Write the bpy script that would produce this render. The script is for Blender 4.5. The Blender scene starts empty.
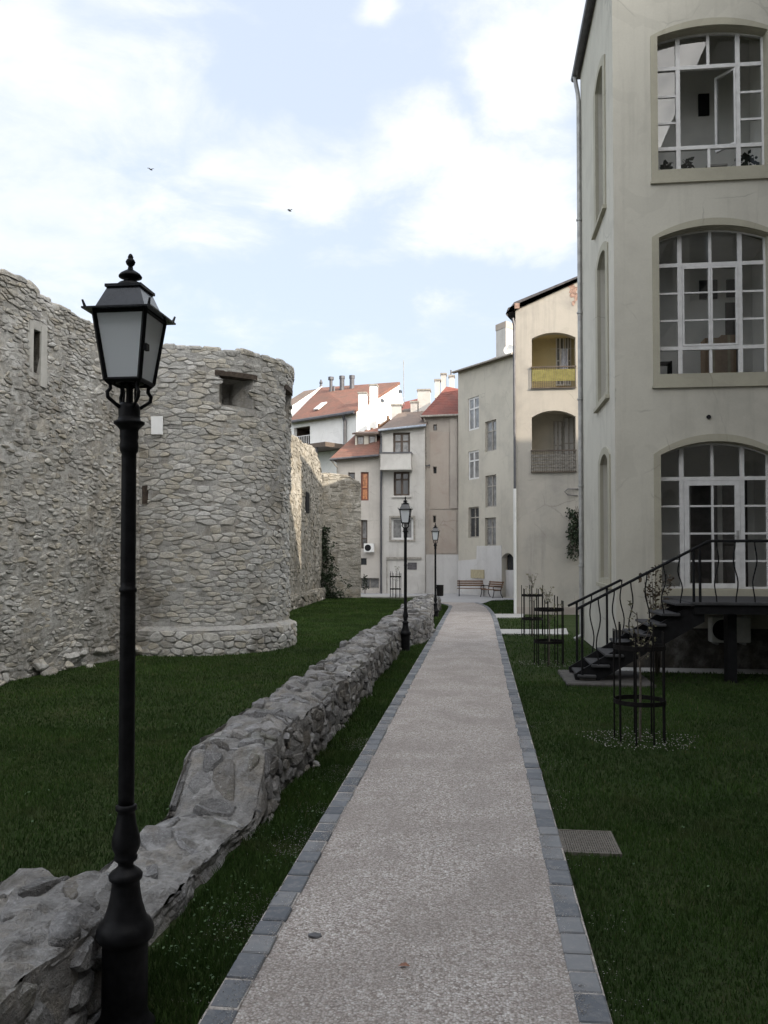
import bpy, math, random
import numpy as np
from mathutils import Vector, Matrix, noise as mnoise
R = math.radians
rnd = random.Random(7)
sc = bpy.context.scene
col = sc.collection
Zv = Vector((0, 0, 1))

# ---------------------------------------------------------------- camera
CAMH, F, YAW, PITCH = 2.3, 850.0, R(6.4), R(1.5)
SHIFT = 44 - F*math.tan(PITCH)
cam = bpy.data.cameras.new('camera'); co = bpy.data.objects.new('camera', cam); col.objects.link(co)
cam.sensor_fit = 'VERTICAL'; cam.sensor_height = 24; cam.lens = 24 * F / 1024
cam.shift_y = SHIFT/1024; cam.clip_end = 2000; cam.clip_start = 0.05
co.location = (0, 0, CAMH); co.rotation_euler = (R(90) + PITCH, 0, YAW)
sc.camera = co
RM = co.rotation_euler.to_matrix()
def ray(u, v): return RM @ Vector(((u - 384) / F, (512 - v + SHIFT) / F, -1))
def at_y(u, v, Y):
    d = ray(u, v); k = Y / d.y
    return Vector((d.x * k, Y, CAMH + d.z * k))
def gnd(u, v, z=0.0):
    d = ray(u, v); k = (z - CAMH) / d.z
    return Vector((d.x * k, d.y * k, z))
class Face:
    """vertical plane through two ground points, A left and B right as seen from the front"""
    def __init__(s, A, B):
        s.A = Vector((A[0], A[1], 0)); s.B = Vector((B[0], B[1], 0))
        s.ax = (s.B - s.A).normalized(); s.n = s.ax.cross(Zv); s.L = (s.B - s.A).length
    def sz(s, u, v):
        d = ray(u, v); o = Vector((0, 0, CAMH))
        k = (s.A - o).dot(s.n) / d.dot(s.n); p = o + d * k
        return (p - s.A).dot(s.ax), p.z
    def P(s, a, z, d=0.0): return s.A + s.ax * a + Zv * z + s.n * d
    def rect(s, u0, v0, u1, v1):
        a0, z1 = s.sz(u0, v0); a1, z0 = s.sz(u1, v1)
        return a0, z0, a1, z1

# ---------------------------------------------------------------- object helpers
def tag(o, label=None, cat=None, group=None, kind=None):
    if label: o['label'] = label
    if cat: o['category'] = cat
    if group: o['group'] = group
    if kind: o['kind'] = kind
    return o
def empty(name, loc, label, cat, group=None):
    o = bpy.data.objects.new(name, None); col.objects.link(o)
    o.location = loc; o.empty_display_size = 0.2
    return tag(o, label, cat, group)
def root_loc(o):
    while o.parent: o = o.parent
    return Vector(o.location)
def copy_tree(o, parent=None):
    c = o.copy(); col.objects.link(c); c.parent = parent
    for ch in list(o.children): copy_tree(ch, c)
    return c

class MB:
    def __init__(s): s.v = []; s.f = []; s.m = []; s.t = []
    def add(s, vs, fs, mi=0, tint=0.5):
        b = len(s.v); s.v.extend(tuple(p) for p in vs)
        s.t.extend([tint] * len(vs))
        for f in fs: s.f.append(tuple(b + i for i in f)); s.m.append(mi)
        return s
    def box(s, x0, x1, y0, y1, z0, z1, mi=0, tint=0.5):
        return s.add([(x0,y0,z0),(x1,y0,z0),(x1,y1,z0),(x0,y1,z0),(x0,y0,z1),(x1,y0,z1),(x1,y1,z1),(x0,y1,z1)],
              [(0,3,2,1),(4,5,6,7),(0,1,5,4),(1,2,6,5),(2,3,7,6),(3,0,4,7)], mi, tint)
    def fbox(s, F_, a0, z0, a1, z1, d0, d1, mi=0):
        """box in a Face's frame, d0<d1 outward"""
        c = [(a0,z0,d1),(a1,z0,d1),(a1,z0,d0),(a0,z0,d0),(a0,z1,d1),(a1,z1,d1),(a1,z1,d0),(a0,z1,d0)]
        return s.add([F_.P(*p) for p in c], [(0,3,2,1),(4,5,6,7),(0,1,5,4),(1,2,6,5),(2,3,7,6),(3,0,4,7)], mi)
    def cbox(s, x0, x1, y0, y1, z0, z1, c=0.01, mi=0, tint=0.5):
        """box with chamfered edges"""
        cx, cy, cz = (x0+x1)/2, (y0+y1)/2, (z0+z1)/2
        h = ((x1-x0)/2, (y1-y0)/2, (z1-z0)/2); vs = []; idx = {}
        for sx in (-1,1):
            for sy in (-1,1):
                for sz in (-1,1):
                    for a in range(3):
                        d = [h[0]-c, h[1]-c, h[2]-c]; d[a] = h[a]
                        idx[(sx,sy,sz,a)] = len(vs)
                        vs.append((cx+sx*d[0], cy+sy*d[1], cz+sz*d[2]))
        fs = []
        def q(keys): fs.append(tuple(idx[k] for k in keys))
        for sg in (-1,1):
            q([(sg,-1,-1,0),(sg,1,-1,0),(sg,1,1,0),(sg,-1,1,0)][::sg])
            q([(-1,sg,-1,1),(-1,sg,1,1),(1,sg,1,1),(1,sg,-1,1)][::sg])
            q([(-1,-1,sg,2),(1,-1,sg,2),(1,1,sg,2),(-1,1,sg,2)][::sg])
        for a in range(3):
            b, d = (a+1)%3, (a+2)%3
            for sb in (-1,1):
                for sd in (-1,1):
                    k = []
                    for sa, ax in ((-1,b),(-1,d),(1,d),(1,b)):
                        t = [0,0,0]; t[a]=sa; t[b]=sb; t[d]=sd
                        k.append((t[0],t[1],t[2],ax))
                    q(k if sb*sd < 0 else k[::-1])
        for sx in (-1,1):
            for sy in (-1,1):
                for sz in (-1,1):
                    k = [(sx,sy,sz,0),(sx,sy,sz,1),(sx,sy,sz,2)]
                    q(k if sx*sy*sz > 0 else k[::-1])
        return s.add(vs, fs, mi, tint)
    def prism(s, pts, off, mi=0):
        n = len(pts); off = Vector(off)
        a = [Vector(p) for p in pts]; b = [p + off for p in a]
        fs = [tuple(range(n))[::-1], tuple(range(n, 2*n))]
        for i in range(n): j = (i+1)%n; fs.append((i, j, n+j, n+i))
        return s.add(a + b, fs, mi)
    def tube(s, pts, r, n=8, mi=0, caps=True):
        pts = [Vector(p) for p in pts]; rs = r if isinstance(r, (list, tuple)) else [r]*len(pts)
        vs = []; fs = []; up = None
        for i, p in enumerate(pts):
            t = (pts[min(i+1, len(pts)-1)] - pts[max(i-1, 0)]).normalized()
            if up is None:
                up = Vector((1,0,0)) if abs(t.x) < 0.8 else Vector((0,1,0))
            a = t.cross(up).normalized(); b = a.cross(t).normalized(); up = b
            up = Vector((1,0,0)) if abs(t.x) < 0.8 else Vector((0,1,0))
            for k in range(n):
                an = 2*math.pi*k/n
                vs.append(p + (a*math.cos(an) + b*math.sin(an))*rs[i])
        for i in range(len(pts)-1):
            for k in range(n):
                k2 = (k+1)%n; fs.append((i*n+k, i*n+k2, (i+1)*n+k2, (i+1)*n+k))
        if caps:
            fs.append(tuple(range(n))[::-1]); fs.append(tuple((len(pts)-1)*n+k for k in range(n)))
        return s.add(vs, fs, mi)
    def lathe(s, prof, c=(0,0,0), n=20, mi=0):
        vs = []; fs = []
        for r, z in prof:
            for k in range(n):
                a = 2*math.pi*k/n; vs.append((c[0]+r*math.cos(a), c[1]+r*math.sin(a), c[2]+z))
        m = len(prof)
        for i in range(m-1):
            for k in range(n):
                k2 = (k+1)%n; fs.append((i*n+k, i*n+k2, (i+1)*n+k2, (i+1)*n+k))
        fs.append(tuple(range(n))[::-1]); fs.append(tuple((m-1)*n+k for k in range(n)))
        return s.add(vs, fs, mi)
    def ring(s, c, r, w, h, n=24, mi=0):
        vs = []; fs = []
        for k in range(n):
            a = 2*math.pi*k/n; ca, sa = math.cos(a), math.sin(a)
            for rr, zz in ((r-w,-h),(r+w,-h),(r+w,h),(r-w,h)):
                vs.append((c[0]+rr*ca, c[1]+rr*sa, c[2]+zz))
        for k in range(n):
            for j in range(4):
                fs.append((k*4+j, ((k+1)%n)*4+j, ((k+1)%n)*4+(j+1)%4, k*4+(j+1)%4))
        return s.add(vs, [f[::-1] for f in fs], mi)
    def build(s, name, mats, parent=None, smooth=False):
        me = bpy.data.meshes.new(name)
        org = root_loc(parent) if parent else Vector((0,0,0))
        v = np.array(s.v, dtype=np.float32) - np.array(org, dtype=np.float32)
        me.from_pydata([], [], []) if False else None
        lens = np.array([len(f) for f in s.f], dtype=np.int32)
        flat = np.fromiter((i for f in s.f for i in f), dtype=np.int32)
        me.vertices.add(len(v)); me.vertices.foreach_set('co', v.ravel())
        me.loops.add(len(flat)); me.loops.foreach_set('vertex_index', flat)
        me.polygons.add(len(lens))
        me.polygons.foreach_set('loop_start', np.concatenate(([0], np.cumsum(lens)[:-1])).astype(np.int32))
        me.polygons.foreach_set('loop_total', lens)
        me.polygons.foreach_set('material_index', np.array(s.m, dtype=np.int32))
        me.polygons.foreach_set('use_smooth', np.full(len(lens), smooth, dtype=bool))
        at = me.attributes.new('tint', 'FLOAT', 'POINT'); at.data.foreach_set('value', np.array(s.t, dtype=np.float32))
        if not isinstance(mats, (list, tuple)): mats = [mats]
        for m in mats: me.materials.append(m)
        me.update(calc_edges=True); me.validate()
        o = bpy.data.objects.new(name, me); col.objects.link(o)
        if parent: o.parent = parent
        return o

def panel(outline, holes, thick):
    """flat plate with holes, front at local z=0, back at -thick; returns verts, faces"""
    cu = bpy.data.curves.new('tmp', 'CURVE'); cu.dimensions = '2D'; cu.fill_mode = 'BOTH'; cu.extrude = thick/2
    for poly in [outline] + holes:
        sp = cu.splines.new('POLY'); sp.points.add(len(poly)-1)
        for p, q in zip(sp.points, poly): p.co = (q[0], q[1], 0, 1)
        sp.use_cyclic_u = True
    ob = bpy.data.objects.new('tmp', cu); col.objects.link(ob)
    dg = bpy.context.evaluated_depsgraph_get()
    me = bpy.data.meshes.new_from_object(ob.evaluated_get(dg))
    vs = [Vector((v.co.x, v.co.y, v.co.z - thick/2)) for v in me.vertices]
    fs = []
    for p in me.polygons: fs.append(tuple(p.vertices))
    bpy.data.objects.remove(ob); bpy.data.curves.remove(cu); bpy.data.meshes.remove(me)
    return vs, fs
def wall_panel(mb, F_, outline, holes, thick, mi=0, d=0.0):
    vs, fs = panel(outline, holes, thick)
    mb.add([F_.P(v.x, v.y, v.z + d) for v in vs], fs, mi)
def rect_pts(r): a0, z0, a1, z1 = r; return [(a0,z0),(a1,z0),(a1,z1),(a0,z1)]
def arch_pts(a0, z0, a1, zs, rise, n=14):
    """rectangle with a segmental arch: springing at zs, crown at zs+rise"""
    w = (a1-a0)/2; r = (w*w + rise*rise)/(2*rise); cz = zs + rise - r; cx = (a0+a1)/2
    th = math.asin(min(1, w/r)); pts = [(a0,z0),(a1,z0)]
    for i in range(n+1):
        t = th - 2*th*i/n; pts.append((cx + r*math.sin(t), cz + r*math.cos(t)))
    return pts
def arch_z(a, a0, a1, zs, rise):
    w = (a1-a0)/2; r = (w*w + rise*rise)/(2*rise); cz = zs + rise - r; cx = (a0+a1)/2
    return cz + math.sqrt(max(0, r*r - (a-cx)**2))

# ---------------------------------------------------------------- materials
def newmat(name):
    m = bpy.data.materials.new(name); m.use_nodes = True
    nt = m.node_tree; b = nt.nodes['Principled BSDF']
    return m, nt, b
def N(nt, t, **kw):
    n = nt.nodes.new(t)
    for k, v in kw.items():
        if k in n.inputs: n.inputs[k].default_value = v
        else: setattr(n, k, v)
    return n
def lk(nt, a, b): nt.links.new(a, b)
def c4(c): return (c[0], c[1], c[2], 1)
def coords(nt, scale=(1,1,1)):
    tc = N(nt, 'ShaderNodeTexCoord'); mp = N(nt, 'ShaderNodeMapping')
    mp.inputs['Scale'].default_value = scale
    lk(nt, tc.outputs['Object'], mp.inputs['Vector']); return mp.outputs['Vector']
def noise(nt, vec, scale, detail=4, rough=0.55, dist=0.0):
    n = N(nt, 'ShaderNodeTexNoise'); n.inputs['Scale'].default_value = scale; n.inputs['Detail'].default_value = detail
    n.inputs['Roughness'].default_value = rough; n.inputs['Distortion'].default_value = dist
    lk(nt, vec, n.inputs['Vector']); return n.outputs['Fac']
def ramp(nt, fac, stops):
    r = N(nt, 'ShaderNodeValToRGB'); e = r.color_ramp.elements
    while len(e) < len(stops): e.new(0.5)
    for el, (p, c) in zip(e, stops): el.position = p; el.color = c4(c) if len(c) == 3 else c
    lk(nt, fac, r.inputs['Fac']); return r.outputs['Color']
def mix(nt, fac, a, b, mode='MIX'):
    m = N(nt, 'ShaderNodeMix', data_type='RGBA', blend_type=mode)
    if isinstance(fac, (int, float)): m.inputs[0].default_value = fac
    else: lk(nt, fac, m.inputs[0])
    for i, x in ((6, a), (7, b)):
        if isinstance(x, tuple): m.inputs[i].default_value = c4(x)
        else: lk(nt, x, m.inputs[i])
    return m.outputs[2]
def mapr(nt, v, a, b, c=0.0, d=1.0):
    m = N(nt, 'ShaderNodeMapRange'); m.interpolation_type = 'SMOOTHSTEP'
    for i, x in zip((1,2,3,4), (a,b,c,d)): m.inputs[i].default_value = x
    lk(nt, v, m.inputs[0]); return m.outputs[0]
def bump(nt, b, h, strength=0.3, dist=0.02):
    bn = N(nt, 'ShaderNodeBump'); bn.inputs['Strength'].default_value = strength; bn.inputs['Distance'].default_value = dist
    lk(nt, h, bn.inputs['Height']); lk(nt, bn.outputs['Normal'], b.inputs['Normal'])

def plaster(name, base, dirt=(0.25,0.23,0.2), amount=0.35, rough=0.9, streak=0.3, blot=0.5):
    m, nt, b = newmat(name); v = coords(nt)
    big = noise(nt, v, blot, 5, 0.6, 0.4); st = noise(nt, coords(nt, (2.2,2.2,0.16)), 1.4, 5, 0.65)
    fine = noise(nt, v, 22, 3); mid = noise(nt, v, 3.1, 5, 0.65, 0.3)
    c = mix(nt, mapr(nt, big, 0.42, 0.72, 0, amount), tuple(base), tuple(dirt))
    c = mix(nt, mapr(nt, st, 0.5, 0.75, 0, streak), c, tuple(x*0.8 for x in dirt))
    c = mix(nt, mapr(nt, mid, 0.3, 0.75, 0, 0.28), c, tuple(min(0.85, x*1.12) for x in base))
    c = mix(nt, mapr(nt, fine, 0.3, 0.7, 0, 0.12), c, tuple(x*0.7 for x in base))
    # hairline cracks, only where a patchy mask lets them show
    dn = N(nt, 'ShaderNodeTexNoise'); dn.inputs['Scale'].default_value = 1.6; dn.inputs['Detail'].default_value = 5; lk(nt, v, dn.inputs['Vector'])
    dv_ = mix(nt, 0.22, v, dn.outputs['Color']); ck = N(nt, 'ShaderNodeTexVoronoi', feature='DISTANCE_TO_EDGE'); ck.inputs['Scale'].default_value = 0.9; lk(nt, dv_, ck.inputs['Vector'])
    cm_ = N(nt, 'ShaderNodeMath', operation='MULTIPLY'); lk(nt, mapr(nt, ck.outputs['Distance'], 0.0, 0.013, 0.30, 0.0), cm_.inputs[0]); lk(nt, mapr(nt, noise(nt, v, 0.6, 3), 0.50, 0.62), cm_.inputs[1])
    c = mix(nt, cm_.outputs[0], c, tuple(x*0.3 for x in dirt))
    # patched repairs
    pr_ = noise(nt, v, 0.9, 2, 0.4, 1.2); c = mix(nt, mapr(nt, pr_, 0.60, 0.615, 0, 0.30), c, tuple(x*0.80 for x in base))
    lk(nt, c, b.inputs['Base Color']); b.inputs['Roughness'].default_value = rough
    b.inputs['Specular IOR Level'].default_value = 0.2
    h = mix(nt, 0.5, noise(nt, v, 60, 3), mid); bump(nt, b, h, 0.35, 0.012)
    return m
def simple(name, base, rough=0.6, metal=0.0, var=0.2, scale=8, spec=0.4, bs=0.1):
    m, nt, b = newmat(name); v = coords(nt)
    n1 = noise(nt, v, scale, 5, 0.6)
    c = mix(nt, mapr(nt, n1, 0.3, 0.7), tuple(x*(1-var) for x in base), tuple(min(0.95, x*(1+var)) for x in base))
    lk(nt, c, b.inputs['Base Color']); b.inputs['Roughness'].default_value = rough; b.inputs['Metallic'].default_value = metal
    b.inputs['Specular IOR Level'].default_value = spec
    if bs: bump(nt, b, noise(nt, v, scale*6, 3), bs, 0.005)
    return m
def stone(name, cols, patch=(0.42,0.41,0.38), pamt=0.5, pscale=0.5, moss=0.0, bscale=1.0):
    """per-stone tint (attribute) plus grain, lime patches and dark lichen"""
    m, nt, b = newmat(name); v = coords(nt)
    at = N(nt, 'ShaderNodeAttribute', attribute_name='tint')
    k = len(cols); c = ramp(nt, at.outputs['Fac'], [(i/(k-1), cc) for i, cc in enumerate(cols)])
    g = noise(nt, v, 14*bscale, 6, 0.7); g2 = noise(nt, v, 55*bscale, 3, 0.6); big = noise(nt, v, pscale, 6, 0.68, 0.6)
    c = mix(nt, 0.10, c, tuple(sum(q[i] for q in cols)/k for i in range(3)))
    g3 = noise(nt, coords(nt, (1,1,2.2)), 6.5*bscale, 6, 0.75)
    c = mix(nt, mapr(nt, g3, 0.50, 0.68, 0, 0.7), c, tuple(x*0.42 for x in cols[1]))
    c = mix(nt, mapr(nt, g, 0.40, 0.7, 0, 0.5), c, tuple(x*0.5 for x in cols[1]))
    c = mix(nt, mapr(nt, g2, 0.5, 0.75, 0, 0.45), c, tuple(min(.7, x*1.35) for x in cols[-1]))
    pm = N(nt, 'ShaderNodeMath', operation='MULTIPLY')
    lk(nt, mapr(nt, big, 0.47, 0.62, 0, pamt), pm.inputs[0]); lk(nt, mapr(nt, noise(nt, v, 5, 5, 0.7), 0.38, 0.6), pm.inputs[1])
    c = mix(nt, pm.outputs[0], c, tuple(patch))
    dk = noise(nt, coords(nt, (1,1,0.45)), pscale*1.7, 6, 0.7, 0.8)
    ob = noise(nt, v, pscale*2.6, 5, 0.7, 0.4)
    c = mix(nt, mapr(nt, ob, 0.48, 0.68, 0, 0.38), c, tuple(cols[1][i]*(0.95,0.82,0.62)[i] for i in range(3)))
    c = mix(nt, mapr(nt, dk, 0.46, 0.70, 0, 0.68), c, tuple(cols[0][i]*(0.42,0.39,0.35)[i] for i in range(3)))
    if moss: c = mix(nt, mapr(nt, noise(nt, v, 2.3, 5, 0.7), 0.55, 0.72, 0, moss), c, (0.10,0.11,0.05))
    lk(nt, c, b.inputs['Base Color']); b.inputs['Roughness'].default_value = 0.92; b.inputs['Specular IOR Level'].default_value = 0.15
    bump(nt, b, mix(nt, 0.35, mix(nt, 0.5, g, g3), g2), 1.0, 0.05)
    return m
def glass(name, tint=(0.96,0.97,0.965), refl=1.0):
    m, nt, b = newmat(name); nt.nodes.remove(b)
    out = nt.nodes['Material Output']
    t = N(nt, 'ShaderNodeBsdfTransparent'); t.inputs['Color'].default_value = c4(tint)
    g = N(nt, 'ShaderNodeBsdfGlossy'); g.inputs['Roughness'].default_value = 0.015
    v = coords(nt); bn = N(nt, 'ShaderNodeBump'); bn.inputs['Strength'].default_value = 0.03; bn.inputs['Distance'].default_value = 0.02
    lk(nt, noise(nt, v, 1.6, 2), bn.inputs['Height']); lk(nt, bn.outputs['Normal'], g.inputs['Normal'])
    fr = N(nt, 'ShaderNodeFresnel'); fr.inputs['IOR'].default_value = 1.5
    ma = N(nt, 'ShaderNodeMath', operation='MULTIPLY'); ma.inputs[1].default_value = 2.4*refl; ma.use_clamp = True
    lk(nt, fr.outputs[0], ma.inputs[0])
    mx = N(nt, 'ShaderNodeMixShader'); lk(nt, ma.outputs[0], mx.inputs[0]); lk(nt, t.outputs[0], mx.inputs[1]); lk(nt, g.outputs[0], mx.inputs[2])
    lk(nt, mx.outputs[0], out.inputs['Surface']); return m
def tiles(name, a, b_):
    m, nt, b = newmat(name); v = coords(nt)
    n1 = noise(nt, v, 1.1, 6, 0.7); n2 = noise(nt, coords(nt, (4,4,9)), 2.0, 3)
    c = mix(nt, mapr(nt, n1, 0.35, 0.68), tuple(a), tuple(b_)); c = mix(nt, mapr(nt, n2, 0.35, 0.7, 0, 0.5), c, tuple(x*0.55 for x in a))
    lk(nt, c, b.inputs['Base Color']); b.inputs['Roughness'].default_value = 0.85
    w = N(nt, 'ShaderNodeTexWave', bands_direction='Z'); w.inputs['Scale'].default_value = 2.4; w.inputs['Distortion'].default_value = 1.0
    lk(nt, v, w.inputs['Vector']); bump(nt, b, w.outputs['Fac'], 0.6, 0.06); return m

M = {}
M['facade'] = plaster('cream_plaster', (0.535,0.515,0.45), (0.33,0.31,0.27), 0.42, streak=0.36, blot=0.5)
M['trim'] = plaster('olive_trim', (0.40,0.38,0.305), (0.27,0.25,0.20), 0.3, streak=0.15, blot=1.5)
M['plinth'] = stone('plinth_stone', [(0.05,0.045,0.04),(0.09,0.085,0.075),(0.13,0.12,0.105)], pamt=0.3, pscale=1.2)
M['white'] = simple('white_paint', (0.62,0.615,0.61), 0.5, var=0.1, scale=5)
M['inner'] = simple('interior_wall', (0.80,0.79,0.76), 0.9, var=0.04, scale=2)
M['floor'] = simple('interior_floor', (0.42,0.36,0.29), 0.7, var=0.2)
M['glass'] = glass('window_glass')
M['dark'] = simple('dark_interior', (0.02,0.02,0.022), 0.8, var=0.2, spec=0.1)
M['indoor'] = simple('brown_indoor_door', (0.09,0.08,0.075), 0.7, var=0.2)
M['iron'] = simple('black_iron', (0.008,0.008,0.009), 0.48, var=0.35, scale=20, spec=0.12, bs=0.12)
M['ironrust'] = simple('dark_iron', (0.010,0.009,0.009), 0.65, var=0.4, scale=14, spec=0.1, bs=0.15)
M['stair'] = simple('dark_painted_steel', (0.011,0.011,0.012), 0.65, var=0.3, scale=9, spec=0.12)
M['tread'] = simple('grey_stone_tread', (0.045,0.045,0.047), 0.75, var=0.3, scale=9, spec=0.3)
M['zinc'] = simple('zinc', (0.36,0.36,0.35), 0.5, metal=0.4, var=0.2, scale=4)
M['darkzinc'] = simple('weathered_gutter', (0.10,0.10,0.11), 0.5, metal=0.3, var=0.2, scale=4)
M['slate'] = simple('slate_roof', (0.09,0.085,0.09), 0.7, var=0.3, scale=6)
M['tile'] = tiles('clay_tiles', (0.215,0.098,0.070), (0.145,0.085,0.065))
M['redtile'] = tiles('red_tiles', (0.235,0.075,0.058), (0.16,0.066,0.055))
M['browntile'] = tiles('brown_tiles', (0.20,0.15,0.125), (0.14,0.115,0.10))
M['cream'] = plaster('house_cream', (0.50,0.47,0.405), (0.31,0.29,0.265), 0.5, streak=0.35)
M['creamlow'] = plaster('house_dado', (0.58,0.57,0.56), (0.38,0.36,0.34), 0.5, streak=0.25)
M['greyw'] = plaster('grey_render', (0.43,0.39,0.35), (0.27,0.235,0.215), 0.65, streak=0.45, blot=0.8)
M['greyp'] = plaster('grey_patch', (0.42,0.37,0.325), (0.36,0.28,0.24), 0.6, streak=0.3, blot=0.9)
M['wingw'] = plaster('brown_grey_render', (0.27,0.25,0.22), (0.2,0.18,0.16), 0.4, streak=0.25)  # kept dark to cut bounce from the added unseen blocks
M['palew'] = plaster('pale_render', (0.56,0.545,0.52), (0.33,0.31,0.29), 0.55, streak=0.35, blot=0.6)
M['beigew'] = plaster('beige_render', (0.55,0.515,0.475), (0.36,0.33,0.30), 0.45, streak=0.35)
M['whitew'] = plaster('white_render', (0.76,0.76,0.75), (0.55,0.54,0.52), 0.2, streak=0.12)
M['loggia'] = plaster('stained_cream', (0.46,0.43,0.385), (0.26,0.25,0.24), 0.65, streak=0.45, blot=0.45)
M['yellow'] = plaster('yellow_plaster', (0.60,0.52,0.32), (0.46,0.40,0.26), 0.3)
M['brickred'] = simple('bare_brick', (0.34,0.225,0.18), 0.9, var=0.4, scale=9)
M['dglass'] = simple('dark_pane', (0.035,0.038,0.042), 0.08, var=0.3, scale=1.5, spec=0.6, bs=0)
M['gglass'] = simple('curtained_pane', (0.20,0.20,0.20), 0.12, var=0.35, scale=3.0, spec=0.6, bs=0)
M['oglass'] = simple('orange_lit_pane', (0.52,0.22,0.10), 0.3, var=0.4, scale=5, spec=0.5, bs=0)  # orange light reflected in the pane is put into its base colour
M['brownfr'] = simple('brown_frame', (0.10,0.075,0.06), 0.6, var=0.2)
M['greyfr'] = simple('weathered_frame', (0.30,0.28,0.25), 0.7, var=0.25)
M['plate'] = simple('ochre_board', (0.40,0.35,0.23), 0.7, var=0.12)
M['wood'] = simple('bench_wood', (0.17,0.10,0.06), 0.6, var=0.3, scale=10)
M['card'] = simple('cardboard', (0.34,0.24,0.16), 0.85, var=0.1)
M['yellowcloth'] = simple('yellow_screen', (0.46,0.41,0.14), 0.8, var=0.2, scale=6)
M['mortar'] = stone('lime_mortar', [(0.38,0.37,0.345),(0.45,0.44,0.415)], patch=(0.60,0.595,0.58), pamt=0.85, pscale=0.45)
M['fort'] = stone('fortress_stone', [(0.27,0.26,0.235),(0.42,0.41,0.385),(0.52,0.51,0.485),(0.45,0.41,0.33),(0.64,0.63,0.61)], patch=(0.64,0.635,0.62), pamt=0.85, pscale=0.42)
M['towm'] = stone('tower_mortar', [(0.36,0.355,0.34),(0.43,0.425,0.41)], patch=(0.52,0.515,0.50), pamt=0.4, pscale=0.5)
M['tow'] = stone('tower_stone', [(0.31,0.305,0.285),(0.44,0.435,0.415),(0.53,0.525,0.51),(0.48,0.44,0.36),(0.63,0.625,0.61)], patch=(0.58,0.575,0.56), pamt=0.5, pscale=0.4)
M['ruin'] = stone('ruin_stone', [(0.13,0.128,0.128),(0.20,0.198,0.20),(0.27,0.268,0.272),(0.22,0.20,0.17),(0.37,0.368,0.372)], patch=(0.40,0.398,0.40), pamt=0.8, pscale=1.0, moss=0.3)
M['ruinm'] = stone('ruin_mortar', [(0.21,0.205,0.20),(0.27,0.265,0.26)], patch=(0.40,0.398,0.395), pamt=0.8, pscale=1.1, moss=0.3)
# ---------------------------------------------------------------- light and sky
SUN = Vector((0.897*math.cos(R(26.5)), -0.442*math.cos(R(26.5)), math.sin(R(26.5))))
sl = bpy.data.lights.new('sun', 'SUN'); so = bpy.data.objects.new('sun', sl); col.objects.link(so)
sl.energy = 4.0; sl.angle = R(0.5); sl.color = (1.0, 0.87, 0.70)
so.rotation_euler = (-SUN).to_track_quat('-Z', 'Y').to_euler(); so.location = (30, -10, 40)

w = bpy.data.worlds.new('World'); sc.world = w; w.use_nodes = True
nt = w.node_tree; bg = nt.nodes['Background']
sky = N(nt, 'ShaderNodeTexSky', sky_type='NISHITA'); sky.sun_disc = False
sky.sun_elevation = R(26.5); sky.sun_rotation = R(116.2); sky.air_density = 1.0; sky.dust_density = 1.5; sky.ozone_density = 1.0
tc = N(nt, 'ShaderNodeTexCoord')
dirv = tc.outputs['Generated']
# clouds: patches at fixed compass directions, broken up by noise
def vmath(op, a, b=None):
    n = N(nt, 'ShaderNodeVectorMath', operation=op)
    lk(nt, a, n.inputs[0])
    if b is not None:
        if isinstance(b, (tuple, Vector)): n.inputs[1].default_value = tuple(b)
        else: lk(nt, b, n.inputs[1])
    return n
def smath(op, a, b=None, clamp=False):
    n = N(nt, 'ShaderNodeMath', operation=op); n.use_clamp = clamp
    for i, x in enumerate((a, b)):
        if x is None: continue
        if isinstance(x, (int, float)): n.inputs[i].default_value = x
        else: lk(nt, x, n.inputs[i])
    return n.outputs[0]
def snoise(vec, scale, detail, rough=0.55, dist=0.0):
    n = N(nt, 'ShaderNodeTexNoise'); n.inputs['Scale'].default_value = scale; n.inputs['Detail'].default_value = detail
    n.inputs['Roughness'].default_value = rough; n.inputs['Distortion'].default_value = dist
    lk(nt, vec, n.inputs['Vector']); return n
wob = snoise(dirv, 5.0, 4)
wv = vmath('SCALE', vmath('SUBTRACT', wob.outputs['Color'], (0.5, 0.5, 0.5)).outputs[0]); wv.inputs[3].default_value = 0.16
dw = vmath('ADD', dirv, wv.outputs[0]).outputs[0]
PATCH = [  # picture position of each patch of the sky, half sizes in degrees, strength
    (50, 110, 10.5, 6.0, 1.0), (-10, 50, 9, 6, 0.9), (150, 8, 7, 1.5, 0.5), (120, 222, 10, 3.0, 0.85), (30, 240, 8, 5, 0.9),
    (262, 168, 6.0, 3.2, 0.9), (225, 185, 4, 3, 0.6), (435, 150, 6, 3.2, 0.95), (510, 190, 7.5, 4.5, 1.05), (545, 60, 5, 6, 1.0), (500, 235, 8.5, 1.7, 0.9),
    (400, 245, 9, 1.1, 0.6), (395, 12, 1.6, 0.9, 0.7), (270, 350, 14, 2.6, 0.28), (480, 330, 14, 3.2, 0.3), (40, 330, 10, 5, 0.6)]
dens = None
for u, v, hx, hy, s in PATCH:
    d0 = ray(u, v).normalized(); rt = d0.cross(Zv).normalized(); up = rt.cross(d0)
    df = vmath('SUBTRACT', dw, d0).outputs[0]
    a = smath('DIVIDE', vmath('DOT_PRODUCT', df, rt).outputs['Value'], math.radians(hx))
    b = smath('DIVIDE', vmath('DOT_PRODUCT', df, up).outputs['Value'], math.radians(hy))
    r2 = smath('SQRT', smath('ADD', smath('MULTIPLY', a, a), smath('MULTIPLY', b, b)))
    mk = N(nt, 'ShaderNodeMapRange'); mk.interpolation_type = 'SMOOTHSTEP'
    for i, x in zip((1,2,3,4), (0.25, 1.35, s, 0.0)): mk.inputs[i].default_value = x
    lk(nt, r2, mk.inputs[0])
    dens = mk.outputs[0] if dens is None else smath('MAXIMUM', dens, mk.outputs[0])
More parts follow.
